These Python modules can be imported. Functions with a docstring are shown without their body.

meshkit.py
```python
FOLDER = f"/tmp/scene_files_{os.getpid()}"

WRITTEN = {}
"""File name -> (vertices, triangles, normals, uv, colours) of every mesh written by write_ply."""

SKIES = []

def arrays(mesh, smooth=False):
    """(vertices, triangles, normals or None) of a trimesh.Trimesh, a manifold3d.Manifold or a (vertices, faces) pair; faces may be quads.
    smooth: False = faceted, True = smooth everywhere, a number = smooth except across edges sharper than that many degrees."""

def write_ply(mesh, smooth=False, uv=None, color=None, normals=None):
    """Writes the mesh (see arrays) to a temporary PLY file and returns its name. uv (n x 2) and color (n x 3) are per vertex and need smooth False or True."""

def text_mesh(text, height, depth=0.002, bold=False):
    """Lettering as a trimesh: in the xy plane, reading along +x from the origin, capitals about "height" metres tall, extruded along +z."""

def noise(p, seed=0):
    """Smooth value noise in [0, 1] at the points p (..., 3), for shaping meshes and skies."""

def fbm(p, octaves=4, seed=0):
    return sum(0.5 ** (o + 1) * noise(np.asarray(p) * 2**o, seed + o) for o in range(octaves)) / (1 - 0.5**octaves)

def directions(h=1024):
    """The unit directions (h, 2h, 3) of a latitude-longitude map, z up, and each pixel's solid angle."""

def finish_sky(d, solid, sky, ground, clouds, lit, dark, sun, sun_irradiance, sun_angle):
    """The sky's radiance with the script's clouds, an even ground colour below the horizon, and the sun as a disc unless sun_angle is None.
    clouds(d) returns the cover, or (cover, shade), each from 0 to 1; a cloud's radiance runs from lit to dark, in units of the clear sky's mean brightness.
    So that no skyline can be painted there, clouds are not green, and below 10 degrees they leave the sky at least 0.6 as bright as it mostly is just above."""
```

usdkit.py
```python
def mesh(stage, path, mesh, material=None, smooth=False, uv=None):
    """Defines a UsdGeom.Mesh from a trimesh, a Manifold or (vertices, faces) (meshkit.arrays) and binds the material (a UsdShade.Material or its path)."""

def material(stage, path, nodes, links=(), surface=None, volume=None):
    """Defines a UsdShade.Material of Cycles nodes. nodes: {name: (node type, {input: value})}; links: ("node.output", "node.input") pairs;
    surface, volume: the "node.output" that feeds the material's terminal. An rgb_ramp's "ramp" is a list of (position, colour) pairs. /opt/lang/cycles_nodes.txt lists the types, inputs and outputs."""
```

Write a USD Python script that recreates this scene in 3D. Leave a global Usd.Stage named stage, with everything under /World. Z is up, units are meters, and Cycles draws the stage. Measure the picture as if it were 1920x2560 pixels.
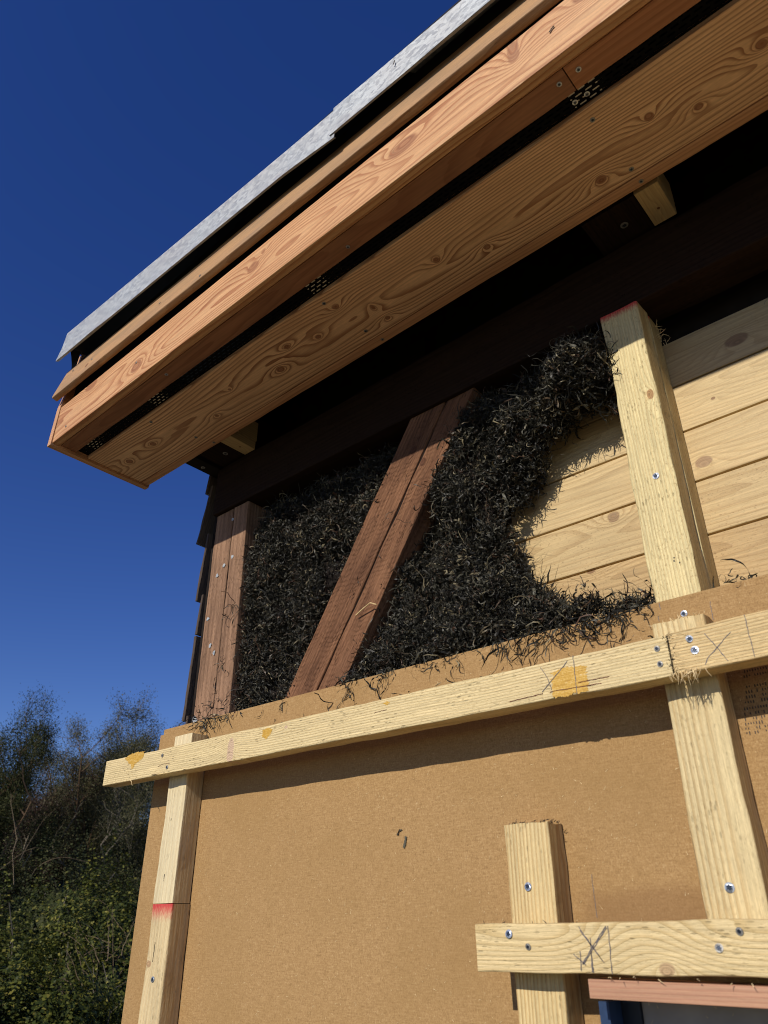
import math, random
import numpy as np
import trimesh
import shapely.geometry as sg
from shapely import affinity
from scipy.sparse import coo_matrix
from scipy.sparse.csgraph import connected_components
import meshkit, usdkit
from pxr import Usd, UsdGeom, UsdLux, UsdShade, Gf, Sdf, Vt

stage = Usd.Stage.CreateInMemory()
UsdGeom.SetStageUpAxis(stage, UsdGeom.Tokens.z)
UsdGeom.SetStageMetersPerUnit(stage, 1.0)
UsdGeom.Xform.Define(stage, '/World')
UsdGeom.Scope.Define(stage, '/World/Looks')

# ------------------------------------------------------------------ camera, sky, sun, exposure
EXPOSURE = -0.15
SUN_I, SKY_S = 1.25, 0.05
ZC = 1.75                                   # eye height; house coordinates below are relative to it in z
YAW, PITCH, ROLL, FPX = -0.712401, 0.502995, -0.004329, 1871.355
_f = np.array([math.sin(YAW) * math.cos(PITCH), math.cos(YAW) * math.cos(PITCH), math.sin(PITCH)])
_r = np.array([math.cos(YAW), -math.sin(YAW), 0.0]); _u = np.cross(_r, _f)
_c, _s = math.cos(ROLL), math.sin(ROLL)
_r, _u = _c * _r + _s * _u, -_s * _r + _c * _u
cam = UsdGeom.Camera.Define(stage, '/World/camera')
cam.AddTransformOp().Set(Gf.Matrix4d(*_r, 0, *_u, 0, *(-_f), 0, 0, -1.05, ZC, 1))
cam.CreateHorizontalApertureAttr(24.0)
cam.CreateVerticalApertureAttr(32.0)
cam.CreateFocalLengthAttr(24.0 * FPX / 1920)
cam.CreateFStopAttr(7.0)
cam.CreateFocusDistanceAttr(1.75)
cam.CreateClippingRangeAttr(Gf.Vec2f(0.05, 5000))
cam.CreateExposureAttr(EXPOSURE)

SUN = np.array([0.022, -1.0, 0.602]); SUN /= np.linalg.norm(SUN)
ELEV, AZ = math.asin(SUN[2]), math.atan2(SUN[0], SUN[1])
usdkit.material(stage, '/World/Looks/sky_look', {
    'sky': ('sky_texture', {'sky_type': 'single_scattering', 'sun_disc': False, 'sun_elevation': ELEV, 'sun_rotation': AZ,
                            'altitude': 900.0, 'air_density': 1.0, 'aerosol_density': 0.12, 'ozone_density': 3.0}),
    'hs': ('hsv', {'hue': 0.5235, 'saturation': 1.28, 'value': 2.25, 'fac': 1.0}),
    'bg': ('background_shader', {'strength': SKY_S})}, [('sky.color', 'hs.color'), ('hs.color', 'bg.color')], surface='bg.background')
dome = UsdLux.DomeLight.Define(stage, '/World/sky')
UsdShade.MaterialBindingAPI.Apply(dome.GetPrim()).Bind(UsdShade.Material.Get(stage, '/World/Looks/sky_look'))
dome.GetPrim().SetCustomDataByKey('kind', 'structure')
sun = UsdLux.DistantLight.Define(stage, '/World/sun')
sun.CreateIntensityAttr(SUN_I); sun.CreateAngleAttr(0.53); sun.CreateNormalizeAttr(True)
sun.CreateColorAttr(Gf.Vec3f(1.0, 0.93, 0.82))
_z = SUN; _x = np.cross([0, 0, 1], _z); _x /= np.linalg.norm(_x); _y = np.cross(_z, _x)
sun.AddTransformOp().Set(Gf.Matrix4d(*_x, 0, *_y, 0, *_z, 0, 0, -20, 30, 1))

# ------------------------------------------------------------------ material graphs
class N:
    OUT = dict(math='value', vector_math='vector', noise_texture='fac', attribute='vector', mix='color', rgb_ramp='color', map_range='result',
               bump='normal', principled_bsdf='BSDF', separate_xyz='x', combine_xyz='vector', voronoi_texture='distance', geometry='position',
               texture_coordinate='object', hsv='color', mix_closure='closure', diffuse_bsdf='BSDF', translucent_bsdf='BSDF', glossy_bsdf='BSDF',
               transparent_bsdf='BSDF', fresnel='fac', object_info='random', wave_texture='fac', value='value', white_noise_texture='value')
    def __init__(s, name, kind, out=None): s.name, s.kind, s.out = name, kind, out or N.OUT[kind]
    def __getitem__(s, o): return N(s.name, s.kind, o)
    def ref(s): return s.name + '.' + s.out

class G:
    def __init__(s): s.nodes, s.links = {}, []
    def n(s, kind, **kw):
        name = f'n{len(s.nodes)}'; vals = {}
        for k, v in kw.items():
            if isinstance(v, N): s.links.append((v.ref(), f'{name}.{k}'))
            else: vals[k] = v
        s.nodes[name] = (kind, vals); return N(name, kind)
    def m(s, op, a, b=0.0, c=None):
        kw = dict(math_type=op, value1=a, value2=b)
        if c is not None: kw['value3'] = c
        return s.n('math', **kw)
    def vm(s, op, a, b=(0., 0., 0.)): return s.n('vector_math', math_type=op, vector1=a, vector2=b)
    def mr(s, v, a, b, c=0.0, d=1.0, t='linear'): return s.n('map_range', range_type=t, value=v, from_min=a, from_max=b, to_min=c, to_max=d, clamp=True)
    def mix(s, f, a, b, t='mix'): return s.n('mix', mix_type=t, fac=f, color1=a, color2=b)
    def done(s, name, out): return usdkit.material(stage, f'/World/Looks/{name}', s.nodes, s.links, surface=out.ref())

M = {}
def wood(name, light, dark, freq=170., v0=0., w0=-.035, wv=.03, ww=.06, knots=(), knotcol=(.16, .06, .025), contrast=.8, rough=.62, fiber=.25, speck=0., bump=.35,
         blotch=.18, grey=None, lscale=1.6, saw=None, red=None, pits=0., seed=0., knotring=True, sharp=.80, side=None, spec=.25, kcore=.9):
    g = G()
    a = g.n('attribute', attribute='grain'); xyz = g.n('separate_xyz', vector=a)
    l, v, w = xyz['x'], xyz['y'], xyz['z']
    nv = g.vm('multiply', g.vm('add', a, (seed * 3.7, seed * 1.3, seed * .7)), (lscale, 7., 7.))
    nz = g.n('noise_texture', vector=nv, scale=1.0, detail=2.0, roughness=.45)
    nc = g.n('separate_xyz', vector=nz['color'])
    vv = g.m('add', g.m('subtract', v, v0), g.m('multiply', g.m('subtract', nc['x'], .5), wv * 2))
    w2 = g.m('add', g.m('subtract', w, w0), g.m('multiply', g.m('subtract', nc['y'], .5), ww * 2))
    rr = g.m('sqrt', g.m('add', g.m('multiply', vv, vv), g.m('multiply', w2, w2)))
    P = g.m('multiply', rr, freq)
    fn = g.n('noise_texture', vector=g.vm('multiply', a, (9., 60., 60.)), scale=1.0, detail=2.0, roughness=.5)
    P = g.m('add', P, g.m('multiply', fn, .5))
    kmask = None
    for kn in knots:
        kl, kv, rx, ry, amp = kn[:5]
        d0 = g.vm('subtract', a, (kl, kv, 0.))
        d = g.vm('multiply', d0, (1 / (rx * 2.7 + .014), 1 / (ry * 1.6 + .003), 0.))
        q = g.vm('dot_product', d, d)['value']
        P = g.m('multiply_add', g.m('exponent', g.m('multiply', q, -1.0)), amp * .55, P)
        if len(kn) > 5: continue                       # grain swirls round a buried knot
        d = g.vm('multiply', d0, (1 / rx, 1 / ry, 0.))
        q = g.vm('dot_product', d, d)['value']
        P = g.m('multiply_add', g.m('exponent', g.m('multiply', q, -.8)), 1.6, P)
        km = g.mr(g.m('add', q, g.m('multiply', g.m('subtract', fn, .5), 1.2)), 1.25, .65, t='smoothstep')
        kmask = km if kmask is None else g.m('maximum', kmask, km)
    fr = g.m('fraction', P)
    ring = g.mr(fr, sharp - .42, sharp + .12, t='smoothstep'); ring = g.m('multiply', ring, g.mr(fr, 1.0, .955, t='smoothstep'))
    amt = g.n('noise_texture', vector=g.vm('multiply', a, (2.2, 16., 16.)), scale=1.0, detail=1.0)
    ring = g.m('multiply', ring, g.mr(amt, .3, .7, .6, 1.0))
    col_fine = g.mr(g.n('noise_texture', vector=g.vm('multiply', a, (3.5, 260., 260.)), scale=1.0, detail=2.0), .35, .65, .90, 1.10)
    fib = g.n('noise_texture', vector=g.vm('multiply', a, (26., 900., 900.)), scale=1.0, detail=2.0, roughness=.6)
    fib2 = g.n('noise_texture', vector=g.vm('multiply', a, (120., 420., 420.)), scale=1.0, detail=3.0, roughness=.7)
    col = g.mix(g.m('multiply', ring, contrast), light, dark)
    bl = g.n('noise_texture', vector=g.vm('multiply', a, (5., 20., 20.)), scale=1.0, detail=3.0)
    col = g.mix(g.mr(bl, .35, .75, 0.0, blotch), col, grey or tuple(x * .55 for x in light))
    f = g.m('add', g.m('multiply', fib, .6), g.m('multiply', fib2, .4))
    val = g.m('multiply', g.mr(f, .3, .7, 1 - fiber, 1 + fiber), col_fine)
    col = g.n('hsv', hue=.5, saturation=1.0, value=val, fac=1.0, color=col)
    if speck:
        sp = g.n('noise_texture', vector=g.vm('multiply', a, (170., 330., 330.)), scale=1.0, detail=2.0, roughness=.6)
        big = g.n('noise_texture', vector=g.vm('multiply', a, (7., 25., 25.)), scale=1.0, detail=1.0)
        th = g.m('add', sp, g.m('multiply', g.m('subtract', big, .5), .22))
        col = g.mix(g.mr(th, .60, .70, 0, speck), col, tuple(x * y for x, y in zip(dark, (.55, .5, .45))))
    if kmask is not None:
        dk = g.mix(g.m('multiply', g.mr(g.m('fraction', g.m('multiply', P, 1.7)), .2, .9), .7), knotcol, tuple(x * .5 for x in knotcol))
        col = g.mix(g.m('multiply', kmask, kcore), col, dk)
    if red:                                   # (axis value where the red spray starts, direction, depth)
        at, sgn, dep = red
        e = g.m('multiply', g.m('subtract', l, at), sgn)
        e = g.m('add', g.m('divide', e, dep), g.m('multiply', g.m('subtract', fib2, .5), 1.1))
        col = g.mix(g.m('multiply', g.mr(e, 1.0, 0.0, 0, .9, t='smoothstep'), g.mr(w, -.008, -.001)), col, (.50, .010, .028))
    f3 = g.n('noise_texture', vector=g.vm('multiply', a, (13., 170., 170.)), scale=1.0, detail=3.0, roughness=.6)
    h = g.m('add', g.m('multiply', ring, .5), g.m('add', g.m('multiply', f, 1.2), g.m('multiply', f3, 1.6)))
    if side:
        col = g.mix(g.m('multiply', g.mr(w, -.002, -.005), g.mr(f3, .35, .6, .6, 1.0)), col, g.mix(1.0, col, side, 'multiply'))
    if saw:
        sd, ss, sm = saw                      # shear slope, lines per metre, strength
        ph = g.m('add', g.m('multiply', l, ss), g.m('multiply', v, ss * sd))
        wn = g.n('noise_texture', vector=g.vm('multiply', a, (11., 34., 34.)), scale=1.0, detail=2.0)
        ph = g.m('add', ph, g.m('add', g.m('multiply', fn, .6), g.m('multiply', wn, 3.2)))
        sf = g.mr(g.m('fraction', ph), .55, 1.0, t='smoothstep')
        sf = g.m('multiply', sf, g.mr(wn, .38, .62))
        h = g.m('add', h, g.m('multiply', sf, sm))
        col = g.n('hsv', hue=.5, saturation=1.0, value=g.mr(sf, 0, 1, 1.0, 1 - .14 * sm), fac=1.0, color=col)
    if pits:
        pt = g.n('voronoi_texture', vector=g.vm('multiply', a, (55., 200., 200.)), scale=1.0, randomness=1.0)
        pm = g.mr(pt, .12, .28, 1.0, 0.0, t='smoothstep')
        big2 = g.n('noise_texture', vector=g.vm('multiply', a, (14., 30., 30.)), scale=1.0, detail=2.0)
        pm = g.m('multiply', pm, g.mr(big2, .42, .6))
        h = g.m('subtract', h, g.m('multiply', pm, pits * 2.0))
        col = g.n('hsv', hue=.5, saturation=1.0, value=g.mr(pm, 0, 1, 1.0, 1 - .6 * pits), fac=1.0, color=col)
    nb = g.n('bump', height=h, strength=bump, distance=.0012)
    M[name] = g.done(name, g.n('principled_bsdf', base_color=col, roughness=rough, specular_ior_level=spec, normal=nb))
    return M[name]

def plain(name, color, rough=.7, metal=0., var=.25, scale=60., stretch=(1., 1., 1.), bump=.15, spec=.3, dist=.001):
    g = G()
    p = g.vm('multiply', g.n('geometry'), stretch)
    nz = g.n('noise_texture', vector=p, scale=scale, detail=4.0, roughness=.6)
    col = g.n('hsv', hue=.5, saturation=1.0, value=g.mr(nz, .3, .7, 1 - var, 1 + var), fac=1.0, color=color)
    nb = g.n('bump', height=nz, strength=bump, distance=dist)
    M[name] = g.done(name, g.n('principled_bsdf', base_color=col, roughness=rough, metallic=metal, specular_ior_level=spec, normal=nb))
    return M[name]

ISLAND = set()
def island(name, ramp, rough=.5, spec=.4, translucent=0.):
    g = G()
    rnd = g.n('attribute', attribute='tone')['fac']; ISLAND.add(name)
    col = g.n('rgb_ramp', fac=rnd, ramp=ramp)
    nz = g.n('noise_texture', vector=g.n('geometry'), scale=9.0, detail=2.0)
    col = g.n('hsv', hue=.5, saturation=1.0, value=g.mr(nz, .3, .7, .75, 1.25), fac=1.0, color=col)
    out = g.n('principled_bsdf', base_color=col, roughness=rough, specular_ior_level=spec)
    if translucent:
        out = g.n('mix_closure', fac=translucent, closure1=out, closure2=g.n('translucent_bsdf', color=col))
    M[name] = g.done(name, out)
    return M[name]

SP_L, SP_D = (.62, .50, .27), (.43, .295, .115)          # fresh sawn spruce
LA_L, LA_D = (.60, .335, .155), (.33, .125, .045)       # larch
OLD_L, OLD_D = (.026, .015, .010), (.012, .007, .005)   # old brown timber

# ------------------------------------------------------------------ object helpers
USED = {}
def numbered(path):
    k = USED.get(path, 0); USED[path] = k + 1
    return path if k == 0 else f'{path}_{k:03d}'

def tag(p, label=None, cat=None, group=None, kind=None):
    for k, v in (('label', label), ('category', cat), ('group', group), ('kind', kind)):
        if v: p.SetCustomDataByKey(k, v)
    return p

def thing(name, label, cat, loc=(0., 0., 0.), group=None, kind=None):
    x = UsdGeom.Xform.Define(stage, numbered('/World/' + name)); x.AddTranslateOp().Set(Gf.Vec3d(*map(float, loc)))
    p = tag(x.GetPrim(), label, cat, group, kind); p_loc[str(p.GetPath())] = np.array(loc, float)
    return p
p_loc = {}

def put(name, mesh, mat, parent=None, smooth=False, grain=None, label=None, cat=None, group=None, kind=None, up=True):
    """One Mesh prim. The mesh is in house coordinates (z from eye height) when up is set. grain = (origin, L, V, N) board frame."""
    base = str(parent.GetPath()) if parent is not None else '/World'
    path = numbered(f'{base}/{name}')
    v, f, n = meshkit.arrays(mesh, smooth)
    off = np.zeros(3)
    q = base
    while len(q) > 7: off = off + p_loc.get(q, 0.); q = q.rpartition('/')[0]
    m = UsdGeom.Mesh.Define(stage, path)
    w = v + (np.array([0, 0, ZC]) if up else 0) - off
    m.CreatePointsAttr(Vt.Vec3fArray.FromNumpy(w.astype(np.float32)))
    m.CreateFaceVertexCountsAttr(Vt.IntArray.FromNumpy(np.full(len(f), 3, np.int32)))
    m.CreateFaceVertexIndicesAttr(Vt.IntArray.FromNumpy(f.astype(np.int32).ravel()))
    m.CreateSubdivisionSchemeAttr('none')
    if n is not None:
        m.CreateNormalsAttr(Vt.Vec3fArray.FromNumpy(n.astype(np.float32))); m.SetNormalsInterpolation('vertex')
    if grain is not None:
        o, L, V, Nn = (np.asarray(x, float) for x in grain)
        gr = np.stack([(v - o) @ L, (v - o) @ V, (v - o) @ Nn], 1)
        UsdGeom.PrimvarsAPI(m).CreatePrimvar('grain', Sdf.ValueTypeNames.Float3Array, 'vertex').Set(Vt.Vec3fArray.FromNumpy(gr.astype(np.float32)))
    if isinstance(mat, str) and mat in ISLAND:             # one random tone per strand or leaf
        e = np.concatenate([f[:, [0, 1]], f[:, [1, 2]]]); k, lab = connected_components(coo_matrix((np.ones(len(e)), (e[:, 0], e[:, 1])), shape=(len(v), len(v))), directed=False)
        tone = np.random.default_rng(len(v)).random(k)[lab]
        UsdGeom.PrimvarsAPI(m).CreatePrimvar('tone', Sdf.ValueTypeNames.FloatArray, 'vertex').Set(Vt.FloatArray.FromNumpy(tone.astype(np.float32)))
    UsdShade.MaterialBindingAPI.Apply(m.GetPrim()).Bind(mat if isinstance(mat, UsdShade.Material) else M[mat])
    return tag(m.GetPrim(), label, cat, group, kind)

def timber(L0, L1, V0, V1, W0, W1, bevel=.0018, seg=.025, wane=.0006, seed=0, edge_wane=None):
    """A sawn board in its own frame: l from L0 to L1, v from V0 to V1 (across), w from W0 (back) to W1 (front face)."""
    rng = np.random.default_rng(seed)
    b = min(bevel, (V1 - V0) * .3, (W1 - W0) * .3)
    def side(p, q, n): return [p + (q - p) * t for t in np.linspace(0, 1, n)[:-1]]
    A = [np.array(x) for x in ((V0 + b, W1), (V1 - b, W1), (V1 - b * .3, W1 - b * .3), (V1, W1 - b), (V1, W0 + b), (V1 - b, W0), (V0 + b, W0), (V0, W0 + b), (V0, W1 - b), (V0 + b * .3, W1 - b * .3))]
    ring = []
    for i in range(10):
        ring += side(A[i], A[(i + 1) % 10], 4 if i in (0, 5) else 2 if i not in (3, 7) else 3)
    ring = np.array(ring); k = len(ring)
    n = max(2, int((L1 - L0) / seg) + 1)
    ls = np.linspace(L0, L1, n)
    ed = (np.minimum(np.abs(ring[:, 0] - V0), np.abs(ring[:, 0] - V1)) < b * 1.01) & (np.minimum(np.abs(ring[:, 1] - W0), np.abs(ring[:, 1] - W1)) < b * 1.01)
    cen = np.array([(V0 + V1) / 2, (W0 + W1) / 2])
    pts = np.empty((n, k, 3))
    for j in range(k):
        v, w = ring[j]
        q = np.stack([ls * 14, np.full(n, v * 60 + seed * 3.1), np.full(n, w * 60)], 1)
        e = (meshkit.fbm(q, 3, seed) - .5)
        amp = wane * (2.2 if ed[j] else .5)
        d = ring[j] - cen; d = d / (np.linalg.norm(d) + 1e-9)
        pts[:, j, 0] = ls
        pts[:, j, 1] = v + d[0] * e * amp * 2
        pts[:, j, 2] = w + d[1] * e * amp * 2
    if edge_wane:
        edge_wane(pts, ring)
    vs = pts.reshape(-1, 3).tolist(); fs = []
    for i in range(n - 1):
        for j in range(k):
            j2 = (j + 1) % k
            a, b_, c, d = i * k + j, i * k + j2, (i + 1) * k + j2, (i + 1) * k + j
            fs += [(a, c, b_), (a, d, c)]
    for end, i in ((0, 0), (1, n - 1)):
        c = len(vs); vs.append(pts[i].mean(0).tolist())
        for j in range(k):
            j2 = (j + 1) % k
            fs.append((c, i * k + j, i * k + j2) if end == 0 else (c, i * k + j2, i * k + j))
    return trimesh.Trimesh(np.array(vs), np.array(fs), process=False)

def place(m, o, L, V, Nn):
    m = m.copy(); v = np.asarray(m.vertices)
    m.vertices = np.asarray(o) + v[:, :1] * np.asarray(L, float) + v[:, 1:2] * np.asarray(V, float) + v[:, 2:3] * np.asarray(Nn, float)
    if np.linalg.det(np.array([L, V, Nn], float)) < 0: m.invert()
    return m

X, Y, Z = np.eye(3)
KE = -.0115
def eave(m):
    m = m.copy(); v = np.array(m.vertices); v[:, 1] += KE * (v[:, 0] + .9); m.vertices = v; return m

def hboard(x0, x1, z0, z1, yf, yb, **kw):
    """Board along x with its face towards the street (-y). Grain origin: x = 0, board centre."""
    o = np.array([0, yf, (z0 + z1) / 2]); h = (z1 - z0) / 2
    return place(timber(x0, x1, -h, h, -(yb - yf), 0, **kw), o, X, Z, -Y), (o, X, Z, -Y)

def vboard(z0, z1, x0, x1, yf, yb, **kw):
    o = np.array([(x0 + x1) / 2, yf, 0]); h = (x1 - x0) / 2
    return place(timber(z0, z1, -h, h, -(yb - yf), 0, **kw), o, Z, X, -Y), (o, Z, X, -Y)

def sboard(x0, x1, y0, y1, zf, zt, **kw):
    """Board along x seen from below; v = y."""
    o = np.array([0, 0, zf]);
    return place(timber(x0, x1, y0, y1, -(zt - zf), 0, **kw), o, X, Y, -Z), (o, X, Y, -Z)

def yboard(y0, y1, x0, x1, z0, z1, **kw):
    """Board along y seen from below."""
    o = np.array([(x0 + x1) / 2, 0, z0]); h = (x1 - x0) / 2
    return place(timber(y0, y1, -h, h, -(z1 - z0), 0, **kw), o, Y, X, -Z), (o, Y, X, -Z)

def box(x0, x1, y0, y1, z0, z1):
    b = trimesh.creation.box([x1 - x0, y1 - y0, z1 - z0]); b.apply_translation([(x0 + x1) / 2, (y0 + y1) / 2, (z0 + z1) / 2]); return b

def screw_mesh(r=.005, tilt=0., seed=0):
    """(head, recess): a countersunk head with a six-lobed recess and its bottom, coloured dark as the shade in it."""
    rng = np.random.default_rng(seed)
    t = np.linspace(0, 2 * np.pi, 36, endpoint=False)
    star = sg.Polygon(np.stack([np.cos(t), np.sin(t)], 1) * (r * (.54 + .09 * np.cos(6 * t)))[:, None])
    a = trimesh.creation.extrude_polygon(sg.Point(0, 0).buffer(r, 10).difference(star), .0012, engine='earcut')
    v = np.array(a.vertices); rad = np.hypot(v[:, 0], v[:, 1]); v[:, 2] -= np.where((rad > r * .9) & (v[:, 2] > .0008), .0006, 0); a.vertices = v
    c = trimesh.creation.extrude_polygon(star.buffer(r * .03), .0006, engine='earcut')
    spin, ax = rng.uniform(0, 6.28), rng.uniform(0, 6.28)
    for m in (a, c):
        m.apply_transform(trimesh.transformations.rotation_matrix(spin, [0, 0, 1])); m.apply_transform(trimesh.transformations.rotation_matrix(tilt, [math.cos(ax), math.sin(ax), 0]))
        m.apply_translation([0, 0, .0003 + abs(tilt) * r * .5])
    return a, c
_sc = [0]
def screw(parent, x, y, z, face='front', r=.005, tilt=.06, name='screw', mat='zinc'):
    _sc[0] += 1
    fr = (X, Z, -Y) if face == 'front' else (X, Y, -Z)
    a, c = screw_mesh(r, tilt, _sc[0])
    h = put(name, place(a, (x, y, z), *fr), mat, parent, smooth=25)
    put('recess', place(c, (x, y, z), *fr), 'recess_dark', h)

def strokes(lines, y, width=.0013, off=.00035, seed=0, fade=True):
    """Pencil strokes on a face towards -y: each a polyline of (x, z)."""
    rng = np.random.default_rng(seed); ms = []
    for ln in lines:
        p = np.array(ln, float); 
        n = 14; t = np.linspace(0, len(p) - 1, n); i = np.minimum(t.astype(int), len(p) - 2); q = p[i] + (p[i + 1] - p[i]) * (t - i)[:, None]
        q += rng.normal(0, .0003, q.shape)
        d = np.gradient(q, axis=0); d /= np.linalg.norm(d, axis=1)[:, None] + 1e-9; nr = np.stack([-d[:, 1], d[:, 0]], 1)
        wd = width * rng.uniform(.55, 1.15, n)[:, None] / 2
        a, b = q + nr * wd, q - nr * wd
        vs = np.concatenate([a, b]); v3 = np.stack([vs[:, 0], np.full(len(vs), y - off), vs[:, 1]], 1)
        fs = [];
        for k in range(n - 1): fs += [(k, k + 1, n + k), (k + 1, n + k + 1, n + k)]
        m = trimesh.Trimesh(v3, fs, process=False); ms.append(m)
    return trimesh.util.concatenate(ms)

def blot(poly, y, off=.00025, seed=0, ragged=.0012):
    rng = np.random.default_rng(seed)
    pl = sg.Polygon(poly)
    L = pl.exterior.length; n = max(24, int(L / .002)); pts = [pl.exterior.interpolate(L * i / n) for i in range(n)]
    c = np.array(pl.centroid.coords[0]); out = []
    for p in pts:
        q = np.array([p.x, p.y]); d = (q - c) / (np.linalg.norm(q - c) + 1e-9); out.append(q + d * rng.normal(0, ragged) + np.array([rng.normal(0, ragged), 0]))
    pl = sg.Polygon(out).buffer(0)
    if pl.geom_type != 'Polygon': pl = max(pl.geoms, key=lambda g: g.area)
    v, f = trimesh.creation.triangulate_polygon(pl, engine='earcut')
    return trimesh.Trimesh(np.stack([v[:, 0], np.full(len(v), y - off), v[:, 1]], 1), f, process=False)

def ribbons(starts, dirs, lengths, widths, nseg=6, curl=.6, seed=0, droop=0.0, noise=.26):
    """Curly flat strips: arrays of start points (N,3), directions, lengths, widths. One island each."""
    rng = np.random.default_rng(seed); n = len(starts)
    p = np.array(starts, float); d = np.array(dirs, float); d /= np.linalg.norm(d, axis=1)[:, None]
    ref = rng.normal(size=(n, 3)); ax = rng.normal(size=(n, 3)); ax /= np.linalg.norm(ax, axis=1)[:, None]
    k = rng.normal(0, curl, (n, 1)); tw = rng.normal(0, .55, (n, 1))
    s = np.cross(d, ref); s /= np.linalg.norm(s, axis=1)[:, None]
    A = np.empty((n, nseg + 1, 2, 3))
    for i in range(nseg + 1):
        t = i / nseg; wd = np.asarray(widths)[:, None] * (1 - .5 * t ** 4) * (.6 + .4 * min(1, t * 4)) / 2
        A[:, i, 0] = p + s * wd; A[:, i, 1] = p - s * wd
        p = p + d * (np.asarray(lengths)[:, None] / nseg)
        d = d + np.cross(ax, d) * k + rng.normal(0, noise, (n, 3)); d[:, 2] -= droop; d /= np.linalg.norm(d, axis=1)[:, None]
        s = s + np.cross(d, s) * tw; s = s - d * (s * d).sum(1)[:, None]; s /= np.linalg.norm(s, axis=1)[:, None] + 1e-9
    base = (np.arange(n) * (nseg + 1) * 2)[:, None]
    i = np.arange(nseg) * 2
    f1 = np.stack([base + i, base + i + 1, base + i + 2], -1).reshape(-1, 3); f2 = np.stack([base + i + 1, base + i + 3, base + i + 2], -1).reshape(-1, 3)
    return trimesh.Trimesh(A.reshape(-1, 3), np.concatenate([f1, f2]), process=False)

def tube(pts, r0, r1, k=5):
    p = np.asarray(pts, float); n = len(p); d = np.gradient(p, axis=0); d /= np.linalg.norm(d, axis=1)[:, None] + 1e-9
    ref = np.array([.31, .17, .93]) if abs(d[:, 2]).mean() < .8 else np.array([1., .1, 0])
    a = np.cross(d, ref); a /= np.linalg.norm(a, axis=1)[:, None] + 1e-9; b = np.cross(d, a)
    r = np.linspace(r0, r1, n)[:, None, None]; t = np.arange(k) / k * 2 * np.pi
    vs = (p[:, None] + r * (a[:, None] * np.cos(t)[None, :, None] + b[:, None] * np.sin(t)[None, :, None])).reshape(-1, 3)
    i = np.arange(n - 1)[:, None] * k; j = np.arange(k)[None]; j2 = (j + 1) % k
    f = np.concatenate([np.stack([i + j, i + j2, i + k + j2], -1).reshape(-1, 3), np.stack([i + j, i + k + j2, i + k + j], -1).reshape(-1, 3)])
    return trimesh.Trimesh(vs, f, process=False)

cat_ = trimesh.util.concatenate

# ------------------------------------------------------------------ materials
plain('zinc', (.40, .43, .48), rough=.36, metal=.9, var=.1, scale=200)
plain('steel_dull', (.28, .27, .25), rough=.5, metal=.6, var=.3, scale=200)
plain('black_membrane', (.012, .012, .014), rough=.75, var=.3, scale=40, spec=.15)
plain('black_plastic', (.0035, .0035, .004), rough=.7, var=.2, scale=60, spec=.05)
plain('dark_void', (.016, .012, .010), rough=.9, var=.3, scale=30, spec=.1)
plain('pencil', (.13, .115, .115), rough=.6, var=.4, scale=500)
plain('ink', (.035, .03, .03), rough=.7, var=.3, scale=400)
plain('crack_dark', (.10, .03, .018), rough=.9, var=.4, scale=200)
plain('dirt', (.045, .035, .025), rough=.95, var=.5, scale=300)
plain('blue_paint', (.020, .042, .10), rough=.45, var=.15, scale=80)
plain('navy_paint', (.012, .017, .028), rough=.4, var=.15, scale=80)  # the frame blue again, with the shade of the rebate in its colour
plain('grey_board', (.30, .28, .26), rough=.6, var=.12, scale=25)
plain('plaster', (.5, .48, .45), rough=.9, var=.15, scale=12)
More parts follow.
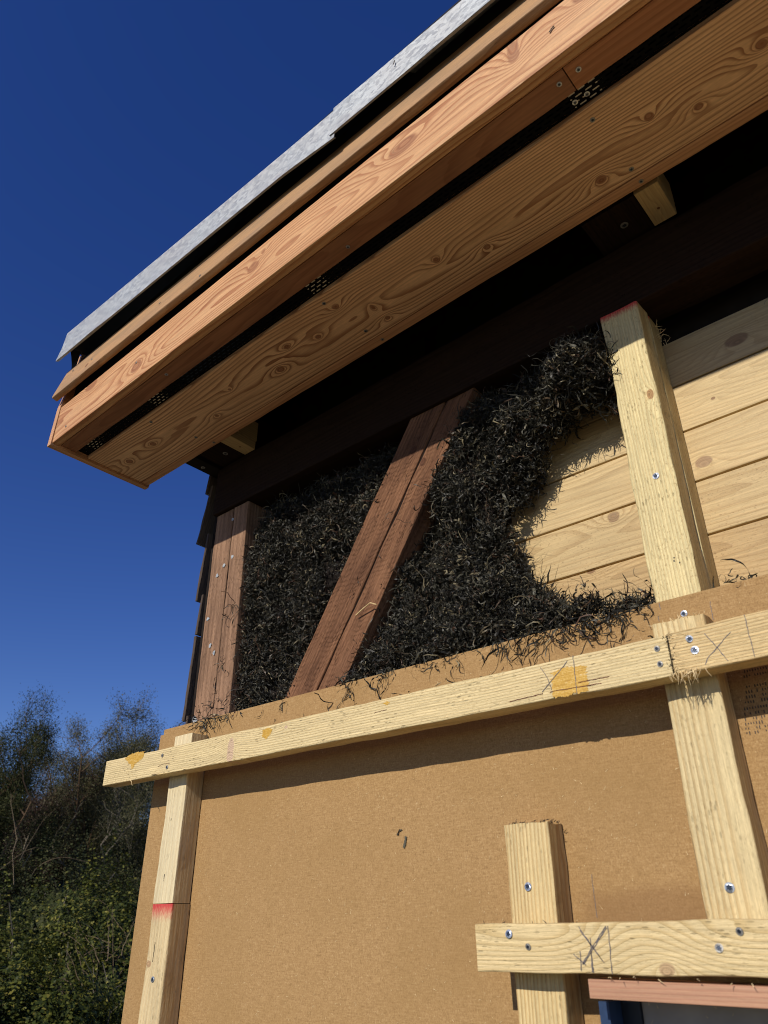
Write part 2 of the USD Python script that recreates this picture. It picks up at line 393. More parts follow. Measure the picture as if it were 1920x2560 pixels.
plain('recess_dark', (.035, .045, .065), rough=.35, metal=.6, var=.2, scale=300)  # zinc darkened: shade inside the screw heads put into the colour
plain('plate_galv', (.40, .42, .42), rough=.55, metal=.4, var=.3, scale=150)
plain('ground_earth', (.15, .125, .075), rough=.95, var=.45, scale=3, bump=.4, dist=.02)
plain('splinter', (.70, .55, .31), rough=.7, var=.2, scale=200)
plain('packer_wood', (.72, .66, .52), rough=.6, var=.15, scale=40)
plain('straw_tan', (.55, .40, .20), rough=.6, var=.2, scale=200)

g = G()                                                    # galvanised sheet with spangle
pos = g.vm('multiply', g.n('geometry'), (1., 1., 1.6))
wob = g.n('noise_texture', vector=pos, scale=60., detail=2.)
vor = g.n('voronoi_texture', vector=g.vm('add', pos, g.vm('multiply', wob['color'], (.012, .012, .012))), scale=105., randomness=1.)
cell = g.n('separate_xyz', vector=vor['color'])['x']
fine = g.n('noise_texture', vector=pos, scale=420., detail=3., roughness=.6)
val = g.m('add', g.mr(cell, 0, 1, .36, .48), g.mr(fine, .3, .7, -.05, .05))
lo = g.n('noise_texture', vector=pos, scale=9., detail=2.)
col = g.mix(g.mr(lo, .4, .7, 0, .5), g.n('hsv', hue=.5, saturation=1., value=val, fac=1., color=(.93, .98, 1.0)), (.40, .39, .38))
M['galvanised'] = g.done('galvanised', g.n('principled_bsdf', base_color=col, metallic=.35, roughness=g.mr(cell, 0, 1, .38, .62), specular_ior_level=.4,
                                           normal=g.n('bump', height=g.m('add', wob, g.m('multiply', fine, .3)), strength=.12, distance=.002)))

g = G()                                                    # wood fibre board
pos = g.n('geometry')
f1 = g.n('noise_texture', vector=pos, scale=460., detail=4., roughness=.75)
f2 = g.n('noise_texture', vector=g.vm('multiply', pos, (60., 60., 420.)), scale=1.0, detail=3., roughness=.65)
f3 = g.n('noise_texture', vector=pos, scale=5., detail=4., roughness=.6)
f4 = g.n('noise_texture', vector=g.vm('multiply', pos, (330., 330., 190.)), scale=1., detail=2., distortion=1.2)
mixv = g.m('add', g.m('multiply', f1, .5), g.m('add', g.m('multiply', f2, .35), g.m('multiply', f4, .35)))
col = g.n('rgb_ramp', fac=g.mr(mixv, .41, .80), ramp=[(0, (.198, .115, .047)), (.5, (.340, .208, .089)), (.8, (.415, .270, .125)), (1, (.58, .43, .24))])
col = g.mix(g.mr(f3, .42, .7, 0, .5), col, (.275, .166, .064))
px = g.n('separate_xyz', vector=pos)
edge = g.m('add', px['z'], g.m('multiply', g.m('subtract', f3, .5), .05))
damp = g.m('multiply', g.mr(edge, ZC + .050, ZC + .030, t='smoothstep'), g.m('multiply', g.mr(px['x'], -.57, -.52, t='smoothstep'), g.mr(px['x'], -.30, -.36, t='smoothstep')))
damp = g.m('multiply', damp, g.mr(edge, ZC - .07, ZC - .03))
col = g.mix(g.m('multiply', damp, .45), col, (.20, .105, .045))
M['fibreboard'] = g.done('fibreboard', g.n('principled_bsdf', base_color=col, roughness=.9, specular_ior_level=.15,
                                           normal=g.n('bump', height=mixv, strength=.35, distance=.0012)))

g = G()                                                    # ochre paint soaked into the sawn grain
pos = g.n('geometry')
f1 = g.n('noise_texture', vector=g.vm('multiply', pos, (40., 40., 700.)), scale=1., detail=3., roughness=.6)
f2 = g.n('noise_texture', vector=pos, scale=420., detail=2.)
col = g.n('rgb_ramp', fac=g.m('add', g.m('multiply', f1, .6), g.m('multiply', f2, .4)), ramp=[(0.30, (.33, .165, .012)), (.5, (.50, .285, .028)), (.60, (.58, .38, .10)), (.69, (.62, .48, .25))])
M['ochre_paint'] = g.done('ochre_paint', g.n('principled_bsdf', base_color=col, roughness=.5, normal=g.n('bump', height=f1, strength=.35, distance=.001)))

g = G()                                                    # plain pane of window glass over a dark room
M['pane'] = g.done('pane', g.n('mix_closure', fac=g.n('fresnel', IOR=1.5), closure1=g.n('transparent_bsdf', color=(.9, .93, .92)), closure2=g.n('glossy_bsdf', color=(1., 1., 1.), roughness=.02)))

wood('spruce_batten', SP_L, SP_D, freq=230, v0=.08, w0=-.02, wv=.012, ww=.02, contrast=0.61, speck=.5, pits=.5, bump=0.83, fiber=0.23, blotch=0.22, seed=1,
     knots=[(-1.2464, -.007, .011, .026, 4.0), (-1.084, .016, .004, .003, 2.)], knotcol=(.60, .42, .28), grey=(.55, .40, .2))
wood('spruce_batten_right', (.58, .435, .215), (.47, .30, .125), freq=260, v0=.1, w0=-.03, wv=.010, ww=.02, contrast=0.81, speck=.35, pits=.4, bump=0.83, fiber=0.23, blotch=0.27, seed=2)
wood('spruce_lower_batten', (.62, .485, .255), SP_D, freq=190, v0=.03, w0=-.02, wv=.02, ww=.03, contrast=0.68, speck=.25, pits=.45, bump=0.75, fiber=0.20, blotch=0.22, seed=3,
     knots=[(-.412, -.021, .010, .007, 3.0), (-.437, .012, .022, .022, 9.0, 0)], knotcol=(.45, .30, .16))
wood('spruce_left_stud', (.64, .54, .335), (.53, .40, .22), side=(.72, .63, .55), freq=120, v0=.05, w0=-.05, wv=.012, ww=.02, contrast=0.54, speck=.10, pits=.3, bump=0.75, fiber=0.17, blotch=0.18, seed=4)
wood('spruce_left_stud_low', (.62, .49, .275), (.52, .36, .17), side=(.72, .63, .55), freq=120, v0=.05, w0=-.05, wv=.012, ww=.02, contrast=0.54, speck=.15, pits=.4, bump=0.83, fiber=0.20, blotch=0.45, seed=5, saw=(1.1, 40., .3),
     knots=[(-.068, -.022, .006, .009, 2.5)], knotcol=(.44, .27, .14), red=(.0375, -1., .035))
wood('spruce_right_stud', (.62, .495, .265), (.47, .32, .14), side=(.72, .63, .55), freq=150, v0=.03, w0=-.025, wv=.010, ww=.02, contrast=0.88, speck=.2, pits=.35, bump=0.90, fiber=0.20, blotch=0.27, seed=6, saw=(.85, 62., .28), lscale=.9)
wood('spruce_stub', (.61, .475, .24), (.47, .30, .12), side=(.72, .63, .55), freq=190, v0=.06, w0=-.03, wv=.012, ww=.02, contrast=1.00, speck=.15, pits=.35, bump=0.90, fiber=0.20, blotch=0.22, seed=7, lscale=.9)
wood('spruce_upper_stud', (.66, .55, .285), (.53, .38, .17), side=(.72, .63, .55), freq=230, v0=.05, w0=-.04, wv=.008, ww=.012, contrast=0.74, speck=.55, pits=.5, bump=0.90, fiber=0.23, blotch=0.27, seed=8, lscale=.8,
     knots=[(.79, .024, .010, .006, 2.0)], knotcol=(.40, .21, .08), red=(.999, -1., .020))
wood('spruce_rafter', (.50, .36, .17), (.36, .22, .09), freq=160, v0=.02, w0=-.03, wv=.01, ww=.02, contrast=.5, speck=.1, bump=.4, fiber=.12, blotch=.15, seed=9, knots=[(-.01, 0., .003, .003, 2.)])
FK = [(-1.3861, -.015, .024, .017, 5.), (-1.6196, .05, .030, .018, 5.), (-.5349, .014, .034, .018, 7.), (-.9501, .009, .020, .014, 4.), (-.9189, .032, .006, .006, 2.), (-.17, .035, .02, .015, 5.), (-.30, .03, .012, .03, 4.)]
wood('larch_fascia', (.57, .325, .155), (.31, .115, .042), kcore=.7, lscale=1.0, freq=180, v0=-.01, w0=-.045, wv=.020, ww=.05, knots=FK, knotcol=(.31, .12, .05), contrast=.95, rough=.5, bump=.45, fiber=.18, blotch=.4, seed=11, grey=(.42, .19, .08))
SK = [(-1.7102, .01, 0.0115, 0.0101, 5.), (-1.5846, .003, 0.0101, 0.0086, 4.), (-1.0894, .02, 0.0115, 0.0094, 5.), (-1.0199, -.024, 0.0101, 0.0072, 4.), (-.9426, 0., 0.0072, 0.0058, 3.), (-.8491, -.040, 0.0079, 0.0065, 4.), (-.7873, .056, 0.0065, 0.0058, 4.),
      (-.7905, .012, 0.0050, 0.0086, 3.), (-.6098, -.002, 0.0072, 0.0072, 4.), (-.5161, .036, 0.0072, 0.0065, 4.), (-.167, -.013, 0.0079, 0.0072, 4.), (-.0992, .022, 0.0072, 0.0065, 5.), (-.2803, .043, 0.0101, 0.0094, 5.), (.0085, -.012, 0.0094, 0.0086, 6.),
      (-1.35, .035, 0.0058, 0.0058, 3.), (-1.24, -.01, 0.0043, 0.0043, 2.)]
wood('larch_soffit', (.77, .505, .29), (.25, .095, .038), kcore=.75, freq=160, v0=.01, w0=-.05, wv=.03, ww=.05, knots=SK, knotcol=(.26, .09, .04), contrast=1.0, rough=.5, bump=.45, fiber=.2, blotch=.55, seed=12, lscale=1.3, grey=(.50, .28, .14))
wood('larch_closing', (.56, .31, .16), (.36, .155, .07), freq=200, v0=.02, w0=-.03, wv=.008, ww=.01, contrast=.7, rough=.55, bump=.25, fiber=.12, blotch=.2, seed=13)
wood('larch_brown', (.32, .15, .075), (.20, .075, .034), freq=120, v0=0, w0=-.04, wv=.02, ww=.05, contrast=.6, rough=.6, bump=.3, fiber=.14, blotch=.5, seed=14, grey=(.14, .07, .04))
wood('larch_brown_clean', (.40, .18, .085), (.29, .11, .045), freq=120, v0=.03, w0=-.04, wv=.01, ww=.03, contrast=.6, rough=.6, bump=.3, fiber=.12, blotch=.15, seed=15)
wood('weathered_board', (.44, .255, .118), (.21, .10, .042), freq=230, v0=.03, w0=-.02, wv=.02, ww=.03, contrast=.6, rough=.65, bump=.5, fiber=.2, blotch=.7, seed=16, grey=(.21, .145, .09), knots=[(-1.64, -.02, .008, .006, 2.)], pits=.3)
wood('window_trim_wood', (.44, .245, .15), (.32, .14, .085), freq=260, v0=.03, w0=-.02, wv=.01, ww=.01, contrast=.6, rough=.5, bump=.2, fiber=.10, blotch=.15, seed=17, lscale=1.0)
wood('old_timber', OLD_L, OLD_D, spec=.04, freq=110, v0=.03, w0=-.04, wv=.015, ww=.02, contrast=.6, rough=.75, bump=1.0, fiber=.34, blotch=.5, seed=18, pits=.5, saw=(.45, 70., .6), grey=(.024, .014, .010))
wood('old_post_timber', (.31, .185, .115), (.14, .075, .046), spec=.06, freq=110, v0=.03, w0=-.04, wv=.015, ww=.02, contrast=.5, rough=.75, bump=.9, fiber=.46, blotch=.8, seed=19, pits=.55, saw=(.35, 70., .35), grey=(.12, .07, .045))
wood('old_brace_timber', (.225, .112, .060), (.10, .043, .023), spec=.06, freq=120, v0=.05, w0=-.04, wv=.012, ww=.02, contrast=.5, rough=.7, bump=1.1, fiber=.46, blotch=.8, seed=20, pits=.6, saw=(-.55, 80., .9), grey=(.075, .036, .022),
     knots=[(.545, .022, .010, .008, 2.), (.565, -.02, .012, .008, 2.)], knotcol=(.11, .05, .03))
wood('shingle_wood', (.085, .06, .045), (.04, .027, .02), freq=150, contrast=.6, rough=.8, bump=.9, fiber=.35, blotch=.5, seed=21)
PL = [dict(knots=[(-.1904, -.009, .020, .012, 5.), (-.04, .0, .012, .01, 4.)], knotcol=(.22, .12, .07), freq=170, contrast=.38),
      dict(knots=[(-.251, -.006, .004, .003, 2.)], freq=200, contrast=.40),
      dict(knots=[(-.2914, -.020, .014, .011, 4.), (-.05, .01, .014, .01, 4.)], knotcol=(.28, .16, .09), freq=190, contrast=.45),
      dict(knots=[(-.4634, .037, .012, .010, 5.), (-.12, .02, .01, .01, 3.)], knotcol=(.22, .12, .06), freq=120, contrast=.55),
      dict(knots=[(-.5215, .052, .010, .008, 5.), (-.36, -.02, .02, .014, 5.)], freq=150, contrast=.5),
      dict(knots=[], freq=170, contrast=.5)]
for i, kw in enumerate(PL):
    c = [(.48, .36, .19), (.54, .40, .20), (.54, .395, .195), (.51, .37, .18), (.47, .32, .145), (.42, .275, .12)][i]
    wood('inner_plank_%s' % 'abcdef'[i], c, tuple(x * y for x, y in zip(c, (.58, .48, .38))), v0=.02, w0=-.045, wv=.02, ww=.04, kcore=.72, rough=.55, bump=.35, fiber=.11, blotch=.3, seed=30 + i, speck=.22 if i < 3 else .5, lscale=1.8, **kw)

island('eelgrass', [(0, (.008, .0075, .006)), (.40, (.016, .015, .0115)), (.64, (.038, .036, .027)), (.85, (.076, .071, .051)), (.91, (.068, .034, .021)), (.96, (.12, .102, .06)), (1, (.25, .21, .125))], rough=.45, spec=.2)
island('leaf_willow', [(0, (.040, .045, .018)), (.5, (.080, .080, .032)), (.85, (.12, .115, .05)), (1, (.14, .105, .05))], rough=.6, spec=.3, translucent=.25)
island('leaf_dark', [(0, (.022, .029, .010)), (.6, (.046, .054, .018)), (1, (.09, .09, .032))], rough=.65, spec=.15, translucent=.2)
island('leaf_ivy', [(0, (.018, .028, .006)), (.5, (.052, .066, .011)), (.85, (.13, .135, .022)), (1, (.21, .18, .035))], rough=.6, spec=.2, translucent=.2)
island('leaf_red', [(0, (.045, .022, .018)), (.6, (.075, .045, .032)), (1, (.10, .07, .045))], rough=.6, spec=.3, translucent=.2)
island('dry_stalk', [(0, (.09, .065, .04)), (.6, (.15, .11, .065)), (1, (.24, .18, .11))], rough=.8, spec=.2)
plain('bark_brown', (.12, .075, .042), rough=.9, var=.4, scale=25, stretch=(1., 1., .25), bump=.5, dist=.01)
plain('bark_grey', (.17, .145, .11), rough=.9, var=.4, scale=25, stretch=(1., 1., .25), bump=.5, dist=.01)

# ------------------------------------------------------------------ ground
gx, gy = np.meshgrid(np.concatenate([[-600, -120, -60], np.arange(-40, 41, 2.), [60, 120, 600]]), np.concatenate([[-600, -120, -60], np.arange(-40, 41, 2.), [60, 120, 600]]), indexing='ij')
gz = (meshkit.fbm(np.stack([gx * .15, gy * .15, gx * 0], -1), 3, 5) - .5) * .3 * np.clip((np.hypot(gx, gy) - 4) / 4, 0, 1) - .02
nx = gx.shape[0]; idx = np.arange(nx * nx).reshape(nx, nx)
quads = np.stack([idx[:-1, :-1], idx[1:, :-1], idx[1:, 1:], idx[:-1, 1:]], -1).reshape(-1, 4)
put('ground', (np.stack([gx, gy, gz], -1).reshape(-1, 3), quads), 'ground_earth', smooth=True, kind='structure', up=False)

# ------------------------------------------------------------------ fibreboard sheathing with its window opening
XR = 2.4                                     # the wall goes on past the right edge of the frame
sheet = sg.box(-1.629, -1.52, XR, .4040).difference(sg.box(-.5276, -1.2, .75, -.0625))
fb = trimesh.creation.extrude_polygon(sheet, .0185, engine='earcut')
fb = place(fb, (0, .0185, 0), X, Z, -Y)
sh = thing('wood_fibreboard', 'large tan wood fibreboard sheet on the wall behind the battens', 'board', (-1.629, 0, ZC - 1.52))
put('sheet', fb, 'fibreboard', sh)
tongue = sg.box(-1.6225, .4040, XR, .4175)
put('tongue', place(trimesh.creation.extrude_polygon(tongue, .0105, engine='earcut'), (0, .0145, 0), X, Z, -Y), 'fibreboard', sh)
rng = np.random.default_rng(4)
nf = 1500                                     # pale loose fibres pressed on the face
fx, fz = rng.uniform(-1.62, .0, nf), rng.uniform(-.5, .41, nf)
st = np.stack([fx, np.full(nf, -.0004), fz], 1); an = rng.normal(.9, .8, nf)
dr = np.stack([np.cos(an), np.zeros(nf), np.sin(an)], 1); ln = rng.uniform(.002, .0075, nf); wd = rng.uniform(.00015, .00035, nf)
nr = np.stack([-np.sin(an), np.zeros(nf), np.cos(an)], 1)
vv = np.stack([st - nr * wd[:, None], st + nr * wd[:, None], st + dr * ln[:, None]], 1).reshape(-1, 3)
put('wood_fibre', trimesh.Trimesh(vv, np.arange(nf * 3).reshape(-1, 3), process=False), 'splinter', sh, kind='stuff')
for ln in ([(-.3747, .3956), (-.375, .3869)], [(-.2983, .3989), (-.2997, .3701)], [(-.5325, .0601), (-.5324, .0062)]):
    put('pencil_mark', strokes([ln], 0., .0009, seed=3), 'pencil', sh)
put('pencil_mark', strokes([[(-.3711, .4166), (-.3709, .4047)]], .004, .001, seed=3), 'pencil', sh)
screw(sh, -.3371, 0., .3893, r=.0048)
# stamped batch code: rows of small ink dashes, too broken to read
dots = []
rr = random.Random(8)
for z0, x0, x1 in ((.2925, -.279, -.17), (.286, -.281, -.17), (.272, -.281, -.17), (.2655, -.283, -.17), (.259, -.284, -.17), (.2525, -.287, -.17), (.2445, -.290, -.20), (.238, -.291, -.20), (.2315, -.292, -.20), (.2255, -.293, -.20), (.2195, -.294, -.262), (.2140, -.294, -.266)):
    x = x0
    while x < x1:
        x += .0034
        if rr.random() < .72 and int((x + 1) / .026) % 3 != 2 or rr.random() < .25:
            h = rr.uniform(.0012, .0030)
            b = box(x, x + .0012, -.0004, .0004, z0 - h, z0 + h * .5); dots.append(b)
put('stamped_code', cat_(dots), 'ink', sh, label='dotted black code stamped on the board', kind='stuff')
# scraps of seaweed stuck on the sheet
def scrap(pts, y, w): 
    return strokes([pts], y, w, off=.002)
put('seaweed_scrap', cat_([scrap([(-.8607, .128), (-.8615, .119), (-.8655, .111)], 0, .0045)]), 'eelgrass', label='small dark leaf scrap stuck on the fibreboard', cat='leaf')
put('seaweed_scrap', cat_([scrap([(-.880, .131), (-.8748, .137), (-.868, .139)], 0, .0018), scrap([(-.878, .131), (-.8735, .140)], 0, .0018)]), 'eelgrass', label='thin forked twig scrap stuck on the fibreboard beside the leaf scrap', cat='twig')

# ------------------------------------------------------------------ vertical battens on the sheet
def notch_end(mesh, axis, at, amp, seed):
    """Rough saw-torn end: the end vertices step in and out."""
    v = np.array(mesh.vertices); r = np.random.default_rng(seed); k = np.abs(v[:, axis] - at) < 1e-4
    v[k, axis] += r.uniform(-amp, amp, k.sum()); mesh.vertices = v; return mesh

def splinters(pts, seed, n=10, length=.012, mean=(0, 0, -1), r=.0005):
    rg = np.random.default_rng(seed); ms = []
    for i in range(n):
        p = np.array(pts[rg.integers(len(pts))], float) + rg.normal(0, .003, 3) * [1, .3, .3]
        d = np.array(mean, float) + rg.normal(0, .55, 3); d /= np.linalg.norm(d); L = length * rg.uniform(.4, 1.2)
        ms.append(tube([p, p + d * L * .5 + rg.normal(0, .0008, 3), p + d * L], r, r * .3, 3))
    return cat_(ms)

t = thing('counter_batten', 'pale upright batten near the left edge of the fibreboard, upper piece above the red end', 'batten', (-1.469, -.02, ZC + .038))
m, gr = vboard(.0385, .3755, -1.5035, -1.4360, -.045, -.0005, seed=1, bevel=.0025, wane=.0014)
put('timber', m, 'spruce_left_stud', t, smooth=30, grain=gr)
put('nail_mark', blot([(-1.4762, .092), (-1.4735, .092), (-1.4742, .078), (-1.4752, .078)], -.045, seed=1, ragged=.0003), 'ink', t)
put('nail_mark', blot([(-1.4768, .2), (-1.4745, .2), (-1.4748, .196), (-1.4765, .196)], -.045, seed=2, ragged=.0003), 'ink', t)
t = thing('counter_batten', 'upright left batten below the joint, its top end sprayed red', 'batten', (-1.469, -.02, ZC - 1.5))
m, gr = vboard(-1.5, .0372, -1.5025, -1.4345, -.0455, -.0005, seed=2, bevel=.0025, wane=.0014)
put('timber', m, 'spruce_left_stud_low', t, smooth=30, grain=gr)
screw(t, -1.4691, -.0455, -.0935, r=.0052)
put('crack', strokes([[(-1.4775, -.030), (-1.4772, -.048), (-1.4785, -.064)]], -.0455, .0016, seed=4), 'dirt', t)

t = thing('counter_batten', 'tall upright batten with diagonal saw marks, behind the long crosswise batten', 'batten', (-.333, -.02, ZC - .05))
m, gr = vboard(-.0480, .3668, -.3705, -.2975, -.045, -.0005, seed=3, bevel=.003, wane=.0020)
m = notch_end(m, 2, .3668, .002, 4)
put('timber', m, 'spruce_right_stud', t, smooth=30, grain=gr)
screw(t, -.3359, -.045, .0356, r=.0056, tilt=.12)
put('splinter', splinters([(x, -.044, .3668) for x in np.linspace(-.368, -.30, 14)], 5, 26, .006, (0, -.6, .8), .0006), 'splinter', t, kind='stuff')

t = thing('counter_batten', 'short upright batten stub standing on the fibreboard above the lower batten, with one screw', 'batten', (-.6, -.02, ZC - 1.5))
m, gr = vboard(-1.5, .1248, -.6395, -.5675, -.045, -.0005, seed=4, bevel=.0025, wane=.0014)
m = notch_end(m, 2, .1248, .0018, 7)
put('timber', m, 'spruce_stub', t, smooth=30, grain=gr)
screw(t, -.6072, -.045, .0443, r=.0054, tilt=.16)
put('bark_debris', splinters([(x, y, .1262) for x in np.linspace(-.639, -.568, 20) for y in (-.04, -.02)], 9, 70, .006, (.6, -.3, .4), .0008), 'dirt', t, kind='stuff')

# ------------------------------------------------------------------ crosswise battens
JZ = [(.2880, .3380)]
b1 = thing('horizontal_batten', 'long pale crosswise batten with ochre paint spots running to the left end', 'batten', (-1.0, -.06, ZC + .31))
def hb(x0, x1, zl, zr_, yf, yb, h, seed, mat, parent, tail=None):
    """A batten that runs from centre height zl at x0 to zr_ at x1 (never quite level)."""
    o = np.array([0, yf, 0]); sl = (zr_ - zl) / (x1 - x0); L = np.array([1, 0, sl]); L /= np.linalg.norm(L); V = np.array([-L[2], 0, L[0]])
    o = np.array([0, yf, zl - sl * x0])
    m = place(timber(x0, x1, -h / 2, h / 2, -(yb - yf), 0, seed=seed, bevel=.0024, wane=.0012), o, L, V, -Y)
    if tail: m = tail(m)
    return put('timber', m, mat, parent, smooth=30, grain=(o, L, V, -Y))
hb(-1.7155, -.3405, .3150, .3085, -.082, -.0462, .0560, 11, 'spruce_batten', b1)
y = -.082
put('paint_spot', cat_([blot([(-1.6356, .3387), (-1.622, .345), (-1.59, .3475), (-1.5575, .3455), (-1.560, .331), (-1.577, .325), (-1.590, .3215), (-1.594, .3125), (-1.601, .3115), (-1.603, .3185), (-1.6135, .325)], y, seed=1)]), 'ochre_paint', b1, label='ochre paint blotch with a drip near the left end')
put('paint_spot', blot([(-1.1526, .3308), (-1.138, .334), (-1.1246, .332), (-1.126, .322), (-1.1372, .3137), (-1.150, .319)], y, seed=2), 'ochre_paint', b1)
put('paint_spot', blot([(-.5135, .3178), (-.5079, .3229), (-.482, .322), (-.4588, .3185), (-.4605, .300), (-.4611, .2830), (-.490, .2827), (-.5159, .2835), (-.518, .302)], y, seed=3), 'ochre_paint', b1, label='large square ochre paint patch')
put('paint_spot', blot([(-.838, .3315), (-.830, .3335), (-.824, .330), (-.829, .3255), (-.836, .3265)], y, seed=5), 'ochre_paint', b1)
put('pencil_mark', strokes([[(-.5319, .3314), (-.522, .313), (-.5173, .2955)], [(-.4872, .3312), (-.5332, .2949)]], y, .0011, off=.0006, seed=5), 'pencil', b1, label='pencilled cross beside the square paint patch')
put('pencil_mark', strokes([[(-.4776, .3372), (-.4786, .2832)]], y, .0011, off=.0006, seed=6), 'pencil', b1)
put('crack', strokes([[(-.589, .2905), (-.56, .2915), (-.5315, .2924)], [(-.5206, .2926), (-.48, .2912), (-.4428, .2900), (-.4407, .2897)], [(-.4751, .2971), (-.45, .2975), (-.4274, .2968)]], y, .0012, off=.0004, seed=7), 'crack_dark', b1, kind='stuff')
put('crack', strokes([[(-1.495, .305), (-1.478, .3075), (-1.452, .306)], [(-.86, .318), (-.845, .3185), (-.832, .319)]], y, .0009, off=.0004, seed=8), 'crack_dark', b1, kind='stuff')
for x, z in ((-1.4838, .3269), (-1.4601, .2993), (-.3551, .3205), (-.3547, .2994)):
    screw(b1, x, y, z, r=.0040, mat='steel_dull')
put('splinter', cat_([tube([(-1.60, -.081, .288), (-1.592, -.083, .283), (-1.588, -.082, .2745)], .0011, .0003, 4), tube([(-1.515, -.083, .291), (-1.49, -.087, .289), (-1.462, -.085, .2885)], .0018, .0006, 4), tube([(-1.40, -.082, .288), (-1.385, -.085, .287)], .0008, .0003, 4),
                      splinters([(x, -.082, .2885) for x in np.linspace(-1.35, -.5, 30)], 3, 22, .006, (.6, -.4, -.5), .0004), splinters([(-.345, -.081, .284), (-.342, -.082, .30)], 33, 10, .010, (.5, -.2, -.9), .0007)]), 'splinter', b1, kind='stuff')

b2 = thing('horizontal_batten', 'crosswise batten butted right of the joint with a pencilled X and bright screws', 'batten', (.4, -.06, ZC + .31))
hb(-.3378, 2.3, .3100, .318, -.0825, -.0460, .0570, 12, 'spruce_batten_right', b2)
put('pencil_mark', strokes([[(-.2904, .3259), (-.281, .309), (-.2691, .2857)], [(-.259, .321), (-.278, .306), (-.293, .294), (-.2978, .2868)]], -.0825, .0012, off=.0006, seed=11), 'pencil', b2, label='pencilled X')
put('pencil_mark', strokes([[(-.238, .3385), (-.2378, .2846)]], -.0825, .0010, off=.0006, seed=12), 'pencil', b2)
screw(b2, -.3066, -.0825, .3077, r=.0052); screw(b2, -.3105, -.0825, .3238, r=.0045, tilt=.3)
put('splinter', cat_([splinters([(-.336 + .004 * k, -.083, .284) for k in range(8)], 13, 34, .018, (-.25, -.2, -1), .0007), splinters([(-.337, -.0835, z) for z in np.linspace(.284, .335, 9)], 14, 22, .010, (.9, -.3, .3), .0004)]), 'splinter', b2, kind='stuff')
put('dirt_edge', cat_([splinters([(-.3385, -.081, z) for z in np.linspace(.284, .335, 16)], 15, 40, .004, (.3, -.5, .2), .0009)]), 'dirt', b2, kind='stuff')

b3 = thing('horizontal_batten', 'lower crosswise batten over the window with a scribbled pencil X', 'batten', (.4, -.06, ZC - .03))
hb(-.6740, 2.3, -.0288, .005, -.082, -.0460, .0556, 13, 'spruce_lower_batten', b3)
put('pencil_mark', strokes([[(-.5172, -.0043), (-.4885, -.0425)], [(-.5160, -.0080), (-.4905, -.0400)], [(-.4806, -.0034), (-.5178, -.0441)], [(-.4800, -.0055), (-.5160, -.0440)], [(-.503, -.0163), (-.5059, -.0525)], [(-.5035, -.0300), (-.5045, -.0525)], [(-.5285, -.0339), (-.513, -.045)], [(-.5189, -.0304), (-.5201, -.051)]], -.082, .0012, off=.0006, seed=21), 'pencil', b3, label='scribbled pencil X with extra strokes')
put('pencil_mark', strokes([[(-.4776, -.0030), (-.4802, -.0536)]], -.082, .0012, off=.0006, seed=22), 'pencil', b3)
for x, z, r in ((-.6202, -.0124, .0052), (-.5923, -.0267, .0040), (-.3223, -.0088, .0042), (-.348, -.0248, .0045)):
    screw(b3, x, -.082, z, r=r, tilt=.2, mat='zinc' if r > .005 else 'steel_dull')
put('seaweed_crumb', splinters([(x, yy, -.003) for x in np.concatenate([np.linspace(-.67, -.5, 30), np.linspace(-.47, -.38, 8), np.linspace(-.32, -.25, 8)]) for yy in (-.075, -.06)], 16, 90, .007, (.8, -.4, .15), .0008), 'dirt', b3, kind='stuff')
put('splinter', splinters([(x, -.082, -.057) for x in np.linspace(-.5, -.2, 20)], 17, 12, .007, (.5, -.4, -.5), .0006), 'splinter', b3, kind='stuff')

# ------------------------------------------------------------------ window under the lower batten
wt = thing('window_trim', 'reddish planed wood trim board under the lower batten over the window', 'trim', (.2, -.04, ZC - .07))
m, gr = hboard(-.5158, 1.2, -.0800, -.0598, -.0765, -.0300, seed=41, bevel=.0012, wane=.0001)
put('timber', m, 'window_trim_wood', wt, smooth=30, grain=gr)
win = thing('window', 'dark blue framed window with a grey board in it at the bottom right', 'window', (.1, 0, ZC - 1.2))
put('frame', cat_([box(-.5270, -.5135, -.0350, .030, -1.2, -.0855)]), 'blue_paint', win)
put('inner_frame', cat_([box(-.5131, -.4885, -.002, .030, -1.2, -.0855), box(-.4880, .75, .012, .030, -.0855, -.0635)]), 'navy_paint', win)
put('grey_panel', box(-.4880, .75, .0035, .0095, -1.2, -.0868), 'grey_board', win)

# ------------------------------------------------------------------ upper new stud (two pieces) and the planked inner wall
t = thing('wall_stud', 'fresh pale double stud above the fibreboard, red spray on its top end', 'stud', (-.35, .07, ZC - 1.5))
m, gr = vboard(-1.5, .9985, -.3838, -.3128, .0215, .0690, seed=51, bevel=.0035, wane=.0024)
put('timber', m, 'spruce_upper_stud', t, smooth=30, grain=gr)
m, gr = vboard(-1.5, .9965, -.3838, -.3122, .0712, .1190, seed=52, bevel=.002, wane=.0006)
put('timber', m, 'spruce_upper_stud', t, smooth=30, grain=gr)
screw(t, -.3429, .0215, .6338, r=.0055)
for x, z in ((-.3416, .487), (-.3425, .482), (-.335, .477)):
    put('nail_mark', blot([(x - .0015, z), (x, z + .002), (x + .0015, z), (x, z - .0015)], .0215, seed=int(z * 1e4), ragged=.0003), 'ink', t)
put('splinter', splinters([(-.306, .08 + .004 * k, .972 - .003 * k) for k in range(9)], 53, 22, .014, (.6, -.3, -.1), .0006), 'splinter', t, kind='stuff')

